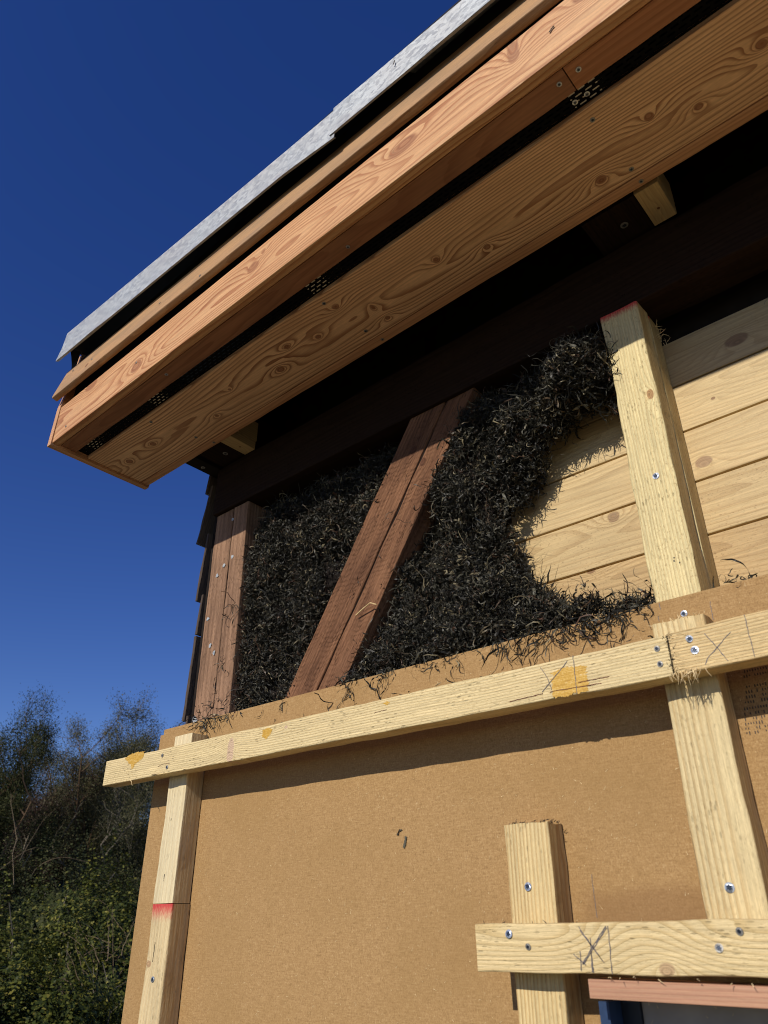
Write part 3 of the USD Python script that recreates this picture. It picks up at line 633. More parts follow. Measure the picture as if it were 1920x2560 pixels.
iw = thing('inner_wall', 'inner wall of horizontal pine tongue and groove planks', 'wall', (0, .12, ZC - 1.5))
joints = [.9578, .8562, .7580, .6553, .5545, .452, .350, .248]
for i in range(7):
    z1, z0 = joints[i], joints[i + 1]
    m, gr = hboard(-1.545, XR, z0 + .0013, z1 - .0013, .1200, .1385, seed=60 + i, bevel=.0028, wane=.0002, seg=.06)
    put('plank', m, 'inner_plank_%s' % 'abcdef'[min(i, 5)], iw, smooth=30, grain=gr)
m = box(-1.545, XR, .1390, .1450, -1.5, 1.75); put('backing', m, 'dark_void', iw)  # dark sheet added to keep out light from behind the planks
put('pencil_mark', strokes([[(-.132, .9455), (-.126, .9515), (-.123, .953)], [(-.1225, .953), (-.119, .9435)]], .12, .0010, seed=3), 'pencil', iw)

# ------------------------------------------------------------------ old timber frame
p = thing('corner_post', 'old brown corner post with galvanised nail plates at the left end of the wall', 'post', (-1.49, .08, ZC - 1.5))
m, gr = vboard(-1.5, .998, -1.5560, -1.4825, .0370, .1350, seed=71, bevel=.003, wane=.0012)
put('timber', m, 'old_post_timber', p, smooth=30, grain=gr)
m, gr = vboard(-1.5, .998, -1.4785, -1.4185, .0360, .1350, seed=72, bevel=.003, wane=.0014)
put('timber', m, 'old_post_timber', p, smooth=30, grain=gr)
for i, (x, z) in enumerate(((-1.4652, .8462), (-1.4966, .8313), (-1.5215, .8089), (-1.5418, .6928), (-1.5185, .6165), (-1.4989, .5933), (-1.5471, .4335), (-1.4799, .9635))):
    r = .0055 if i != 6 else .009; rg = np.random.default_rng(i)
    a = np.linspace(0, 6.28, 9)[:-1]; pl = [(x + r * (1 + rg.normal(0, .25)) * math.cos(q), z + r * (1 + rg.normal(0, .25)) * math.sin(q)) for q in a]
    b = blot(pl, .0362, off=.0012, seed=i, ragged=.0004); put('nail_head', b, 'plate_galv', p)

bd = np.array([-.7789 + .8431, 0, .9102 - .768]); bd /= np.linalg.norm(bd)     # the brace leans to the right
bv = np.array([bd[2], 0, -bd[0]])
oc = np.array([-1.1300, .0360, .4300])
# centre line from the measured edges: left edge through (-.9219,.9012) (-1.2023,.4671); right edge through (-.7789,.9102) (-1.0195,.4797)
Lp, Rp = np.array([-1.2023, .4671]), np.array([-1.0195, .4797])
ld = np.array([-.9219 + 1.2023, .9012 - .4671]); ld /= np.linalg.norm(ld)
bd = np.array([ld[0], 0, ld[1]]); bv = np.array([ld[1], 0, -ld[0]])
wid = float((Rp - Lp) @ np.array([bv[0], bv[2]]))
oc = np.array([Lp[0], .0360, Lp[1]]) + bv * wid / 2
br = thing('diagonal_brace', 'old dark brown diagonal brace with a long split between the seaweed fills', 'brace', (-1.05, .08, ZC + .43))
cr = .010                                           # the split runs a little right of the middle at the top
m1 = place(timber(-.30, .75, -wid / 2, cr - .0021, -.062, 0, seed=73, bevel=.0025, wane=.0014), oc, bd, bv, -Y)
m2 = place(timber(-.30, .75, cr + .0021, wid / 2, -.062, -.0006, seed=74, bevel=.0025, wane=.0014), oc, bd, bv, -Y)
put('timber', m1, 'old_brace_timber', br, smooth=30, grain=(oc, bd, bv, -Y))
put('timber', m2, 'old_brace_timber', br, smooth=30, grain=(oc, bd, bv, -Y))
put('split', place(timber(-.29, .74, cr - .0021, cr + .0021, -.060, -.004, seed=75, bevel=.0003, wane=0), oc, bd, bv, -Y), 'dark_void', br)

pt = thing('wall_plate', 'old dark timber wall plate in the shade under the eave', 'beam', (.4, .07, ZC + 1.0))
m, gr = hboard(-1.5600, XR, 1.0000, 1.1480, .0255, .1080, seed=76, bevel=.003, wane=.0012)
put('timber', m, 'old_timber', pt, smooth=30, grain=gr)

# gable side: sheathing and black shingles seen edge-on
gw = thing('gable_wall', 'dark boarded gable wall at the left corner behind the shingles', 'wall', (-1.565, .5, ZC - 1.5))
put('boarding', box(-1.5720, -1.5610, .0420, 2.6, -1.5, 1.50), 'dark_void', gw)
sc = thing('shingle_cladding', 'black weathered wood shingles on the gable seen edge on left of the corner post', 'shingles', (-1.59, .5, ZC - 1.5))
rows = [(1.0965, -1.6233, 1.26, -1.600), (.9406, -1.6396, 1.115, -1.598), (.7598, -1.6085, .955, -1.590), (.6612, -1.5895, .77, -1.582), (.4400, -1.5990, .6562, -1.5905), (.22, -1.598, .45, -1.584), (.0, -1.598, .23, -1.584), (-.22, -1.598, .01, -1.584)]
rg = np.random.default_rng(77)
for i, (zb, xb, zt, xt) in enumerate(rows):
    y0 = .034
    for j in range(7 if i < 5 else 3):
        wdt = rg.uniform(.09, .15); th = .010
        dz = rg.normal(0, .004) * (j > 0); dx = rg.normal(0, .002) * (j > 0)
        Ld = np.array([xb - xt, 0, zb - zt]); Ln = np.linalg.norm(Ld); Ld /= Ln; Nn = np.array([Ld[2], 0, -Ld[0]])
        Nn = Nn if Nn[0] < 0 else -Nn
        o = np.array([xt + dx, y0, zt + dz])
        m = place(timber(0, Ln, 0, wdt - .003, -th, 0, seed=100 + i * 9 + j, bevel=.0012, wane=.0015, seg=.02), o, Ld, Y, Nn)
        put('shingle', m, 'shingle_wood', sc, smooth=30, grain=(o, Ld, Y, Nn)); y0 += wdt

# ------------------------------------------------------------------ eave
XL, XE = -1.785, XR
f = thing('fascia_board', 'sunlit orange larch fascia board with cathedral grain along the eave', 'fascia', (.3, -.36, ZC + 1.148))
def bev(pts, ring):
    pass
m, gr = hboard(XL, XE, 1.1480, 1.2680, -.3705, -.3480, seed=81, bevel=.0030, wane=.0004)
put('timber', eave(m), 'larch_fascia', f, smooth=30, grain=gr)
for x, z in ((-1.72, 1.172), (-.12, 1.24), (-1.39, 1.205)): screw(f, x, -.3705 + KE * (x + .9), z, r=.0032, mat='steel_dull')
put('seaweed_scrap', strokes([[(-.235, 1.2135), (-.229, 1.2185), (-.226, 1.2195)]], -.3705 + KE * .67, .004, off=.002), 'dirt', f)

ob = thing('drip_board', 'weathered brown board nailed above the fascia under the metal flashing', 'board', (.3, -.37, ZC + 1.293))
tilt = np.array([0, .025, .107]); tilt /= np.linalg.norm(tilt); nn = np.array([0, -tilt[2], tilt[1]])
o = np.array([0, -.3865, 1.2930])
mm = place(timber(-1.800, XE, 0, .1095, -.0180, 0, seed=82, bevel=.0028, wane=.0012), o, X, tilt, nn)
put('timber', mm, 'weathered_board', ob, smooth=30, grain=(o + tilt * .055, X, tilt, nn))
for x, dv in ((-1.745, .080), (-1.62, .045), (-1.31, .05), (-.95, .085), (-1.13, .012), (-.42, .07)):
    c = o + tilt * dv + X * x; sm = screw_mesh(.0034, .1, int(-x * 100)); put('nail', place(sm[0], c, X, tilt, nn), 'steel_dull', ob, smooth=25)

e = thing('eave_end_board', 'thin larch end board closing the left end of the eave box', 'board', (-1.80, -.2, ZC + 1.143))
poly = sg.Polygon([(-.3640, 1.1420), (-.0560, 1.1420), (-.0500, 1.20), (-.0500, 1.5510), (-.3380, 1.4735), (-.3450, 1.385), (-.3620, 1.270)])
eb = trimesh.creation.extrude_polygon(poly, .0185, engine='earcut')
eb = place(eb, (-1.8045, 0, 0), Y, Z, X)
put('timber', eb, 'larch_closing', e, grain=(np.array([-1.8045, -.2, 1.2]), Y, Z, -X))

b = thing('soffit_strip', 'dark brown narrow soffit board behind the fascia, long left piece', 'soffit board', (-1.0, -.32, ZC + 1.15))
m, gr = sboard(XL, -.2355, -.3470, -.3010, 1.1505, 1.172, seed=83, bevel=.0015); put('timber', eave(m), 'larch_brown', b, smooth=30, grain=(gr[0] + Y * -.325, *gr[1:]))
for x, yy in ((-.2505, -.3360), (-1.31, -.325), (-.72, -.32)): screw(b, x, yy, 1.1505, face='under', r=.0042, mat='zinc')
b = thing('soffit_strip', 'reddish brown narrow soffit board behind the fascia, right piece after the butt joint', 'soffit board', (.5, -.32, ZC + 1.15))
m, gr = sboard(-.2335, XE, -.3470, -.3010, 1.1500, 1.172, seed=84, bevel=.0015); put('timber', eave(m), 'larch_brown_clean', b, smooth=30, grain=(gr[0] + Y * -.325, *gr[1:]))
screw(b, -.2165, -.3376, 1.1500, face='under', r=.0044)

s = thing('vent_strip', 'black perforated ventilation strip between the soffit boards', 'vent strip', (.3, -.28, ZC + 1.158))
holes = []
y0, y1 = -.3005, -.2560
for k in range(5):
    yy = -.2965 + k * .0080
    for i in range(int((.55 + 1.78) / .0175)):
        x0 = -1.775 + i * .0175 + (k % 2) * .0087
        holes.append(sg.box(x0, yy, x0 + .0118, yy + .0032))
vp_ = sg.box(XL, y0, .56, y1).difference(sg.MultiPolygon(holes))
vm_ = trimesh.creation.extrude_polygon(vp_, .0012, engine='earcut'); vm_.apply_translation([0, 0, 1.1585])
put('perforated_strip', eave(vm_), 'black_plastic', s)
put('plain_strip', eave(box(.562, XE, y0, y1, 1.1585, 1.1597)), 'black_plastic', s)
screw(s, -.2268, -.3000 + .012, 1.1585, face='under', r=.0046); screw(s, -.2478, -.2880, 1.1585, face='under', r=.0046)

sb = thing('soffit_board', 'wide knotty larch soffit board under the eave', 'soffit board', (.3, -.18, ZC + 1.148))
m, gr = sboard(XL, XE, -.2660, -.0940, 1.1480, 1.169, seed=85, bevel=.0022, wane=.0004); put('timber', eave(m), 'larch_soffit', sb, smooth=30, grain=(gr[0] + Y * -.180, *gr[1:]))
for x, yy in ((-.2385, -.2493), (-.2305, -.1215), (-1.50, -.24), (-1.47, -.12), (-.85, -.125), (-.86, -.245)): screw(sb, x, yy, 1.1480, face='under', r=.0044, mat='steel_dull')
cb = thing('closing_strip', 'narrow reddish larch strip along the inner edge of the soffit', 'strip', (.3, -.08, ZC + 1.148))
m, gr = sboard(XL, XE, -.0925, -.0680, 1.1475, 1.176, seed=86, bevel=.0025, wane=.0005); put('timber', eave(m), 'larch_closing', cb, smooth=30, grain=(gr[0] + Y * -.08, *gr[1:]))
for x in (-.2279, -1.453, -.84): screw(cb, x, -.080 + KE * (x + .9), 1.1475, face='under', r=.0042, mat='steel_dull')

# rafters: old ones, each with a new pale tail beside it
RX = [-1.420, -.843, -.2290]
LB = ['new pale rafter tail at the left end of the eave', 'new rafter tail hidden above the middle of the soffit', 'new pale rafter tail showing between soffit and wall plate at the upper right']
for i, x in enumerate(RX):
    t = thing('rafter_tail', LB[i], 'rafter', (x, -.15, ZC + 1.15), group=None)
    m, gr = yboard(-.335, .0280, x - .0215, x + .0215, 1.1775, 1.24, seed=90 + i, bevel=.002)
    if i == 1:
        m, gr = yboard(-.335, -.1000, x - .0215, x + .0215, 1.1775, 1.24, seed=90 + i, bevel=.002); put('timber', m, 'spruce_rafter', t, smooth=30, grain=gr)
    m2, gr2 = yboard(-.0660, .0245, x - .0215, x + .0215, 1.1500, 1.1770, seed=90 + i, bevel=.002)
    if i != 1: put('timber', m, 'spruce_rafter', t, smooth=30, grain=gr); put('foot', m2, 'spruce_rafter', t, smooth=30, grain=gr2)
    put('packer', box(x - .0235, x + .0235, -.2990 + KE * (x + .9), -.2580 + KE * (x + .9), 1.1600, 1.1772), 'packer_wood', t)
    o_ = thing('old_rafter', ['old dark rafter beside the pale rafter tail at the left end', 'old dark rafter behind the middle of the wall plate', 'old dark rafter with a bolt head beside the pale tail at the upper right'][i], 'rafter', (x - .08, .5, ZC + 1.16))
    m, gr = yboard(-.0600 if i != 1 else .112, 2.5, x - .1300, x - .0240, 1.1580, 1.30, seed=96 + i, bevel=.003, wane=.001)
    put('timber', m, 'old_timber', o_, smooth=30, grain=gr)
    if i != 1: screw(o_, x - .066, -.0088, 1.1580, face='under', r=.0075, mat='steel_dull', name='bolt')
put('packing_block', box(-1.745, -1.703, -.2990 + KE * -.82, -.2580 + KE * -.82, 1.1600, 1.20), 'packer_wood', label='pale packing block seen through the vent slots at the eave end', cat='block')
vb = thing('verge_board', 'black verge board under the roof edge above the gable shingles', 'board', (-1.57, .5, ZC + 1.15))
put('timber', box(-1.6050, -1.5580, -.0655, 2.5, 1.1520, 1.46), 'dark_void', vb)
screw(vb, -1.585, -.01, 1.152, face='under', r=.006, mat='steel_dull', name='bolt')

rd = thing('roof_deck', 'roof deck with black felt underside above the rafters', 'roof', (.3, 1., ZC + 1.4))
def slope(y): return 1.462 + .27 * (y + .39)
v = []
for x in (-1.795, XE):
    for yy in (-.385, 2.6):
        for dz in (0, .03): v.append((x, yy, slope(yy) + dz))
put('deck', trimesh.Trimesh(np.array(v), [], process=False).convex_hull, 'black_membrane', rd)
put('felt_upstand', eave(box(-1.786, XE, -.3440, -.3360, 1.25, 1.462)), 'black_membrane', rd)
rgf = np.random.default_rng(9)
put('torn_felt', cat_([trimesh.Trimesh(np.array([(-1.770, -.372, 1.435), (-1.7725, -.366, 1.41), (-1.776, -.362, 1.395), (-1.755, -.360, 1.39), (-1.74, -.362, 1.44), (-1.76, -.385, 1.45)]), [(0, 1, 5), (1, 2, 3), (1, 3, 4), (1, 4, 5)], process=False)]), 'black_membrane', rd)

def flash(name, label, ctl, yf, seed):
    """Bent galvanised drip edge: a hanging face, a small hem and a top flange going back up the roof."""
    t = thing(name, label, 'flashing', (ctl[0][0], yf, ZC + 1.4), group=None)
    xs = np.array([c[0] for c in ctl]); zb = np.array([c[1] for c in ctl]); xt = np.array([c[2] for c in ctl]); zt = np.array([c[3] for c in ctl])
    n = 60; s_ = np.linspace(0, len(ctl) - 1, n); i = np.arange(len(ctl))
    xb_, zb_, xt_, zt_ = (np.interp(s_, i, q) for q in (xs, zb, xt, zt))
    rg = np.random.default_rng(seed); wob = (meshkit.fbm(np.stack([xb_ * 5, xb_ * 0, xb_ * 0 + seed], 1), 3, seed) - .5)
    prof = []
    for k in range(n):
        dz = wob[k] * .004
        P_ = [(xb_[k], yf + .006, zb_[k] + .004 + dz), (xb_[k], yf + wob[k] * .006, zb_[k] + dz), (xb_[k] * .5 + xt_[k] * .5, yf + .002, (zb_[k] + zt_[k]) / 2), (xt_[k], yf + .001, zt_[k]), (xt_[k], yf + .004, zt_[k] + .003), (xt_[k], yf + .16, zt_[k] + .003 + .156 * .27 + .004)]
        prof.append(P_)
    P_ = np.array(prof); k = P_.shape[1]; th = .0008
    top = P_.reshape(-1, 3); inn = top + np.array([0, th, -th * .6])
    fs = []
    for a in range(n - 1):
        for c in range(k - 1):
            q = (a * k + c, (a + 1) * k + c, (a + 1) * k + c + 1, a * k + c + 1); fs += [(q[0], q[1], q[2]), (q[0], q[2], q[3])]
    F = np.array(fs); nv = len(top)
    F2 = F[:, ::-1] + nv; E = []
    for a in range(n - 1):
        for c in (0, k - 1): q = (a * k + c, (a + 1) * k + c); E += [(q[0], q[1] + nv, q[1]), (q[0], q[0] + nv, q[1] + nv)]
    for c in range(k - 1):
        for a in (0, n - 1): q = (a * k + c, a * k + c + 1); E += [(q[0], q[1], q[1] + nv), (q[0], q[1] + nv, q[0] + nv)]
    put('sheet', trimesh.Trimesh(np.vstack([top, inn]), np.vstack([F, F2, E]), process=False), 'galvanised', t, smooth=35)
    return t
flash('roof_flashing', 'left piece of galvanised roof edge flashing, its bare end over the eave corner', [(-1.800, 1.4155, -1.774, 1.505), (-1.32, 1.4010, -1.30, 1.4830), (-.849, 1.3880, -.845, 1.4636), (-.690, 1.3690, -.683, 1.4580)], -.4000, 1)
fr_ = flash('roof_flashing', 'right piece of galvanised roof edge flashing lapped over the left one', [(-.7010, 1.3820, -.692, 1.4625), (-.312, 1.3757, -.36, 1.4497), (.6, 1.362, .56, 1.4350), (XE, 1.35, XE, 1.42)], -.4022, 2)
put('dry_leaf', strokes([[(-.5295, 1.4275), (-.5262, 1.4330), (-.5270, 1.4375)]], -.4022, .0035, off=.0025), 'dirt', fr_)

# ------------------------------------------------------------------ eelgrass insulation
def pile(parent, poly, ysurf, n, seed, inset=.02, depth=.030, size=1.0, bottom=None):
    rg = np.random.default_rng(seed); pl = sg.Polygon(poly); x0, z0, x1, z1 = pl.bounds
    from shapely import contains_xy, prepare, distance, points
    prepare(pl)
    # packed mass behind the loose surface
    s_ = .012; xs = np.arange(x0, x1 + s_, s_); zs = np.arange(z0, z1 + s_, s_); gx, gz = np.meshgrid(xs, zs, indexing='ij')
    core = pl.buffer(-inset); ins = contains_xy(core, gx.ravel(), gz.ravel()).reshape(gx.shape)
    yy = np.minimum(ysurf(gx, gz) + .016 + (meshkit.fbm(np.stack([gx * 60, gz * 60, gx * 0], -1), 2, seed) - .5) * .012, .117)
    vi = np.arange(gx.size).reshape(gx.shape); fs = []
    ok = ins[:-1, :-1] & ins[1:, :-1] & ins[1:, 1:] & ins[:-1, 1:]
    a, b, c, d = vi[:-1, :-1][ok], vi[1:, :-1][ok], vi[1:, 1:][ok], vi[:-1, 1:][ok]
    fr = np.concatenate([np.stack([a, b, c], 1), np.stack([a, c, d], 1)])
    vf = np.stack([gx, yy, gz], -1).reshape(-1, 3); vb_ = np.stack([gx, np.full_like(gx, .118), gz], -1).reshape(-1, 3)
    ed = np.concatenate([fr[:, [0, 1]], fr[:, [1, 2]], fr[:, [2, 0]]]); key = {tuple(q) for q in ed.tolist()}
    rim = np.array([q for q in key if (q[1], q[0]) not in key]); nv = len(vf)
    side = np.concatenate([np.stack([rim[:, 1], rim[:, 0], rim[:, 0] + nv], 1), np.stack([rim[:, 1], rim[:, 0] + nv, rim[:, 1] + nv], 1)])
    mass = trimesh.Trimesh(np.vstack([vf, vb_]), np.vstack([fr, side, fr[:, ::-1] + nv]), process=False); mass.remove_unreferenced_vertices()
    put('packed_mass', mass, 'dark_void', parent, kind='stuff')
    px = rg.uniform(x0, x1, n * 5); pz = rg.uniform(z0, z1, n * 5); rag = meshkit.fbm(np.stack([px * 22, pz * 22, px * 0 + 3], -1), 3, seed + 31) - .5
    keep = contains_xy(pl, px + rag * .07, pz + rag * .05) & (px > x0 + .004) & (px < x1 - .004) & (pz > z0)
    edge = distance(points(px, pz), pl.exterior)
    cl = meshkit.fbm(np.stack([px * 26, pz * 26, px * 0 + seed], -1), 3, seed + 9)
    keep &= rg.uniform(0, 1, n * 5) < np.clip(.25 + edge / .03, 0, 1) * np.clip(.30 + (cl - .35) * 3.2, .12, 1)
    px, pz, edge = px[keep][:n], pz[keep][:n], edge[keep][:n]
    k = len(px)
    py = ysurf(px, pz) + np.clip(.045 - edge, 0, .045) ** 2 * 14 + rg.uniform(-.006, depth, k) ** 1 
    dd = rg.normal(size=(k, 3)) * [1, .55, 1]
    ln = rg.gamma(5, .0054, k) * size; wd = rg.uniform(.0015, .0038, k) * size
    kind = rg.random(k); fine = kind < .28; wide = kind > .93
    wd = np.where(fine, wd * .35, np.where(wide, wd * 1.55, wd)); ln = np.where(fine, ln * 1.35, ln)
    put('strand', ribbons(np.stack([px, np.minimum(py, .115), pz], 1), dd, ln, wd, 8, .85, seed, noise=.34), 'eelgrass', parent, smooth=False, kind='stuff')

def ys_left(x, z): return .052 + (meshkit.fbm(np.stack([x * 16, z * 16, x * 0], -1), 4, 3) - .5) * .075 + np.clip(z - .85, 0, .2) * .15
sl = thing('eelgrass_insulation', 'black eelgrass stuffing packed between the corner post and the diagonal brace', 'seaweed insulation', (-1.2, .06, ZC + .42), kind='stuff')
pile(sl, [(-1.445, .395), (-1.205, .395), (-1.15, .50), (-.90, .90), (-.84, .99), (-1.40, .99), (-1.43, .90)], ys_left, 30000, 5)
k_ = 1.07 / 1.10
RB = [(-.3899, .855), (-.4518, .8478), (-.5252, .8284), (-.5584, .77), (-.5876, .7364), (-.6134, .7095), (-.6346, .6764), (-.6258, .6243), (-.6267, .5828), (-.6092, .5505), (-.5348, .5082), (-.4723, .5004), (-.4164, .4841), (-.3951, .4581), (-.3841, .4436)]
RB = [(x * k_ - (.030 if i_ < 10 else .006), z * k_ + (.014 if i_ < 10 else -.014)) for i_, (x, z) in enumerate(RB)]
def ys_right(x, z):
    n_ = (meshkit.fbm(np.stack([x * 15 + 5, z * 15, x * 0], -1), 4, 6) - .5)
    lump = np.exp(-((x + .43) / .09) ** 2 - ((z - .91) / .06) ** 2) * .078
    return .046 + n_ * .085 - lump - np.clip(.52 - z, 0, .12) * .28 + np.clip(-.84 - x, 0, .2) * .12 * (z > .55) + np.exp(-((x + .83) / .05) ** 2 - ((z - .69) / .07) ** 2) * .05
sr = thing('eelgrass_insulation', 'black eelgrass stuffing slumped from the top of the new stud down along the right of the brace', 'seaweed insulation', (-.7, .06, ZC + .42), kind='stuff')
pile(sr, [(-.376, .81)] + RB + [(-.372, .415), (-1.055, .40), (-1.02, .47), (-.87, .74), (-.76, .915), (-.72, .985), (-.385, .985), (-.378, .90)], ys_right, 46000, 6, inset=.034)

# strands spilling over the sheet's top edge
rg = np.random.default_rng(21)
def hang(cx, n, sx, zmin, y=-.006, seed=0, size=1.0):
    r_ = np.random.default_rng(seed); st = np.stack([r_.normal(cx, sx, n), r_.uniform(-.004, .012, n) + .0, r_.uniform(.405, .424, n)], 1)
    dd = np.stack([r_.normal(0, .9, n), r_.normal(-.22, .15, n), r_.uniform(-1.1, .5, n)], 1)
    m = ribbons(st, dd, r_.uniform(.025, .065, n) * size, r_.uniform(.0014, .0030, n), 12, .30, seed, droop=.10, noise=.34)
    v = np.array(m.vertices); v[:, 1] = np.where(v[:, 2] < .417, np.minimum(v[:, 1], -.0015 - .004 * r_.random(len(v))), v[:, 1]); v[:, 2] = np.maximum(v[:, 2], zmin); m.vertices = v
    return m
lo_ = thing('loose_eelgrass', 'loose dark eelgrass strands hanging over the top edge of the fibreboard', 'seaweed', (-.7, 0, ZC + .42), kind='stuff')
HG = [(-1.44, 26, .035, .37, 1.0), (-1.36, 12, .05, .385, .9), (-1.18, 5, .03, .39, .8), (-.985, 9, .018, .352, 1.3), (-.905, 11, .014, .345, 1.3), (-.80, 7, .02, .36, 1.0), (-.735, 6, .02, .352, 1.0), (-.62, 22, .03, .345, 1.2), (-.53, 34, .035, .342, 1.35), (-.47, 34, .025, .345, 1.3), (-.66, 10, .12, .39, .8), (-.42, 14, .02, .39, .9)]
put('strand', cat_([hang(c, n, s_, zm, seed=300 + i, size=q) for i, (c, n, s_, zm, q) in enumerate(HG)]), 'eelgrass', lo_, kind='stuff')
n = 46; st = np.stack([rg.uniform(-1.2, -.36, n), rg.uniform(-.079, -.050, n), rg.uniform(.3385, .342, n)], 1)
put('strand', ribbons(st, np.stack([rg.normal(0, 1, n), rg.normal(0, .35, n), rg.uniform(-.05, .25, n)], 1), rg.uniform(.008, .022, n), rg.uniform(.0012, .0028, n), 6, .3, 22), 'eelgrass', lo_, kind='stuff')
rl = thing('loose_eelgrass', 'few dark eelgrass curls on the ledge right of the new stud', 'seaweed', (-.25, 0, ZC + .43), kind='stuff')
n = 18; st = np.stack([rg.uniform(-.30, -.225, n), rg.uniform(.0, .03, n), rg.uniform(.418, .428, n)], 1)
put('strand', cat_([ribbons(st, np.stack([rg.normal(0, 1, n), rg.normal(0, .35, n), rg.uniform(-.1, .5, n)], 1), rg.uniform(.012, .035, n), rg.uniform(.0015, .003, n), 7, .45, 23),
                    ribbons(np.array([(-.2385, .005, .420)]), np.array([(-.25, -.1, 1.)]), np.array([.055]), np.array([.003]), 10, .12, 5)]), 'eelgrass', rl, kind='stuff')
cp = thing('loose_eelgrass', 'dark eelgrass curls clinging to the front of the corner post', 'seaweed', (-1.45, .03, ZC + .6), kind='stuff')
n = 30; st = np.concatenate([np.stack([rg.normal(-1.44, .012, 12), rg.uniform(.026, .034, 12), rg.normal(.68, .02, 12)], 1), np.stack([rg.normal(-1.455, .012, 8), rg.uniform(.026, .034, 8), rg.normal(.545, .015, 8)], 1), np.stack([rg.normal(-1.47, .035, 22), rg.uniform(.02, .034, 22), rg.normal(.455, .02, 22)], 1)])
n = len(st)
put('strand', ribbons(st, np.stack([rg.normal(0, 1, n), rg.normal(-.1, .12, n), rg.normal(0, .9, n)], 1), rg.uniform(.015, .05, n), rg.uniform(.0012, .0026, n), 8, .45, 24), 'eelgrass', cp, kind='stuff')
bc = thing('loose_eelgrass', 'dark eelgrass bits clinging to the face of the diagonal brace', 'seaweed', (-.95, .03, ZC + .7), kind='stuff')
tt = rg.uniform(0, .5, 34); sd = rg.choice([-1, 1, .1], 34, p=[.42, .42, .16]) * wid / 2
st = oc[None] + bd[None] * tt[:, None] + bv[None] * (sd + rg.normal(0, .006, 34))[:, None] + np.stack([np.zeros(34), rg.uniform(-.008, -.001, 34), np.zeros(34)], 1)
put('strand', ribbons(st, np.stack([rg.normal(0, 1, 34), rg.normal(-.08, .1, 34), rg.normal(0, 1, 34)], 1), rg.uniform(.012, .04, 34), rg.uniform(.001, .0024, 34), 7, .4, 25), 'eelgrass', bc, kind='stuff')
put('straw', tube([(-1.010, .028, .566), (-.985, .024, .574), (-.965, .022, .580), (-.945, .020, .570)], .0017, .0012, 5), 'straw_tan', label='pale straw lying across the diagonal brace', cat='straw')
put('loose_hair', tube([(-.640, -.03, .117), (-.648, -.012, .102), (-.655, -.006, .086), (-.655, -.003, .076), (-.648, -.002, .068), (-.640, -.003, .067)], .0005, .0004, 4), 'dirt', label='thin dark fibre looping left of the short batten stub', cat='fibre')

# ------------------------------------------------------------------ trees and shrubs left of the house
def walk(p, d, L, n, rg, wob=.12, lift=.0):
    pts = [np.array(p, float)]; d = np.array(d, float)
    for i in range(n):
        d = d + rg.normal(0, wob, 3) + [0, 0, lift]; d /= np.linalg.norm(d); pts.append(pts[-1] + d * L / n)
    return np.array(pts), d

def leaves(cen, sz, rg, along=None, aspect=.35, out=None):
    n = len(cen); d = rg.normal(size=(n, 3)) if along is None else along + rg.normal(0, .6, (n, 3))
    if out is not None: d = d - out * (d * out).sum(1)[:, None] * .75
    d /= np.linalg.norm(d, axis=1)[:, None]
    s_ = np.cross(d, rg.normal(size=(n, 3)) + (0 if out is None else out * 2.2)); s_ /= np.linalg.norm(s_, axis=1)[:, None]
    L = sz * rg.uniform(.6, 1.3, n)[:, None]; W = L * aspect
    v = np.stack([cen, cen + d * L * .5 + s_ * W * .5, cen + d * L, cen + d * L * .5 - s_ * W * .5], 1).reshape(-1, 3)
    b_ = np.arange(n)[:, None] * 4
    return trimesh.Trimesh(v, np.concatenate([b_ + [0, 1, 2], b_ + [0, 2, 3]]), process=False)

def tree(name, label, base, H, spread, seed, leafmat, bark, nlimb=7, nleaf=9000, leaf=.05, lean=(0, 0), bare=.15, trunk_r=.09, low=.25, aspect=.3, group=None):
    rg = np.random.default_rng(seed); base = np.array(base, float)
    t = thing(name, label, 'tree', base, group=group)
    tr, d = walk(base, (lean[0], lean[1], 1.), H * .55, 9, rg, .07)
    tubes = [tube(tr, trunk_r, trunk_r * .5, 7)]; tips = []; limbs = []
    for i in range(nlimb):
        u = low + (1 - low) * (i + rg.random()) / nlimb; p = tr[int(u * 9)]; az = rg.uniform(0, 6.28)
        L = H * rg.uniform(.38, .56) * (1.0 if u > .5 else .85)
        lp, ld = walk(p, (math.cos(az) * .55 * spread + lean[0], math.sin(az) * .55 * spread + lean[1], 1.), L, 8, rg, .13, .05)
        tubes.append(tube(lp, trunk_r * .42, .012, 5)); limbs.append(lp)
        for j in range(9):
            q = lp[rg.integers(2, 9)]; az2 = rg.uniform(0, 6.28)
            bp, b_d = walk(q, (math.cos(az2) * spread, math.sin(az2) * spread, .9), H * rg.uniform(.10, .22), 5, rg, .2, .06)
            tubes.append(tube(bp, .013, .004, 4))
            for kk in range(6):
                q2 = bp[rg.integers(1, 6)]; tw, t_d = walk(q2, b_d + rg.normal(0, .6, 3), H * rg.uniform(.04, .10), 3, rg, .2, .08)
                tubes.append(tube(tw, .005, .002, 3)); tips.append(tw)
    put('trunk', cat_(tubes), bark, t, smooth=40, up=False)
    tips = np.array(tips); w_ = rg.uniform(0, 1, len(tips)) > bare; tips = tips[w_]
    clump = rg.gamma(2.2, 1., len(tips)); clump /= clump.sum()
    ii = rg.choice(len(tips), nleaf, p=clump); u = rg.uniform(0, 2.999, nleaf); k0 = u.astype(int); fr = (u - k0)[:, None]
    c = tips[ii, k0] * (1 - fr) + tips[ii, k0 + 1] * fr + np.clip(rg.normal(0, .10, (nleaf, 3)), -.20, .20)
    al = tips[ii, 3] - tips[ii, 0]; al /= np.linalg.norm(al, axis=1)[:, None]
    put('crown', leaves(c, leaf, rg, al, aspect), leafmat, t, up=False, kind='stuff')
    return t

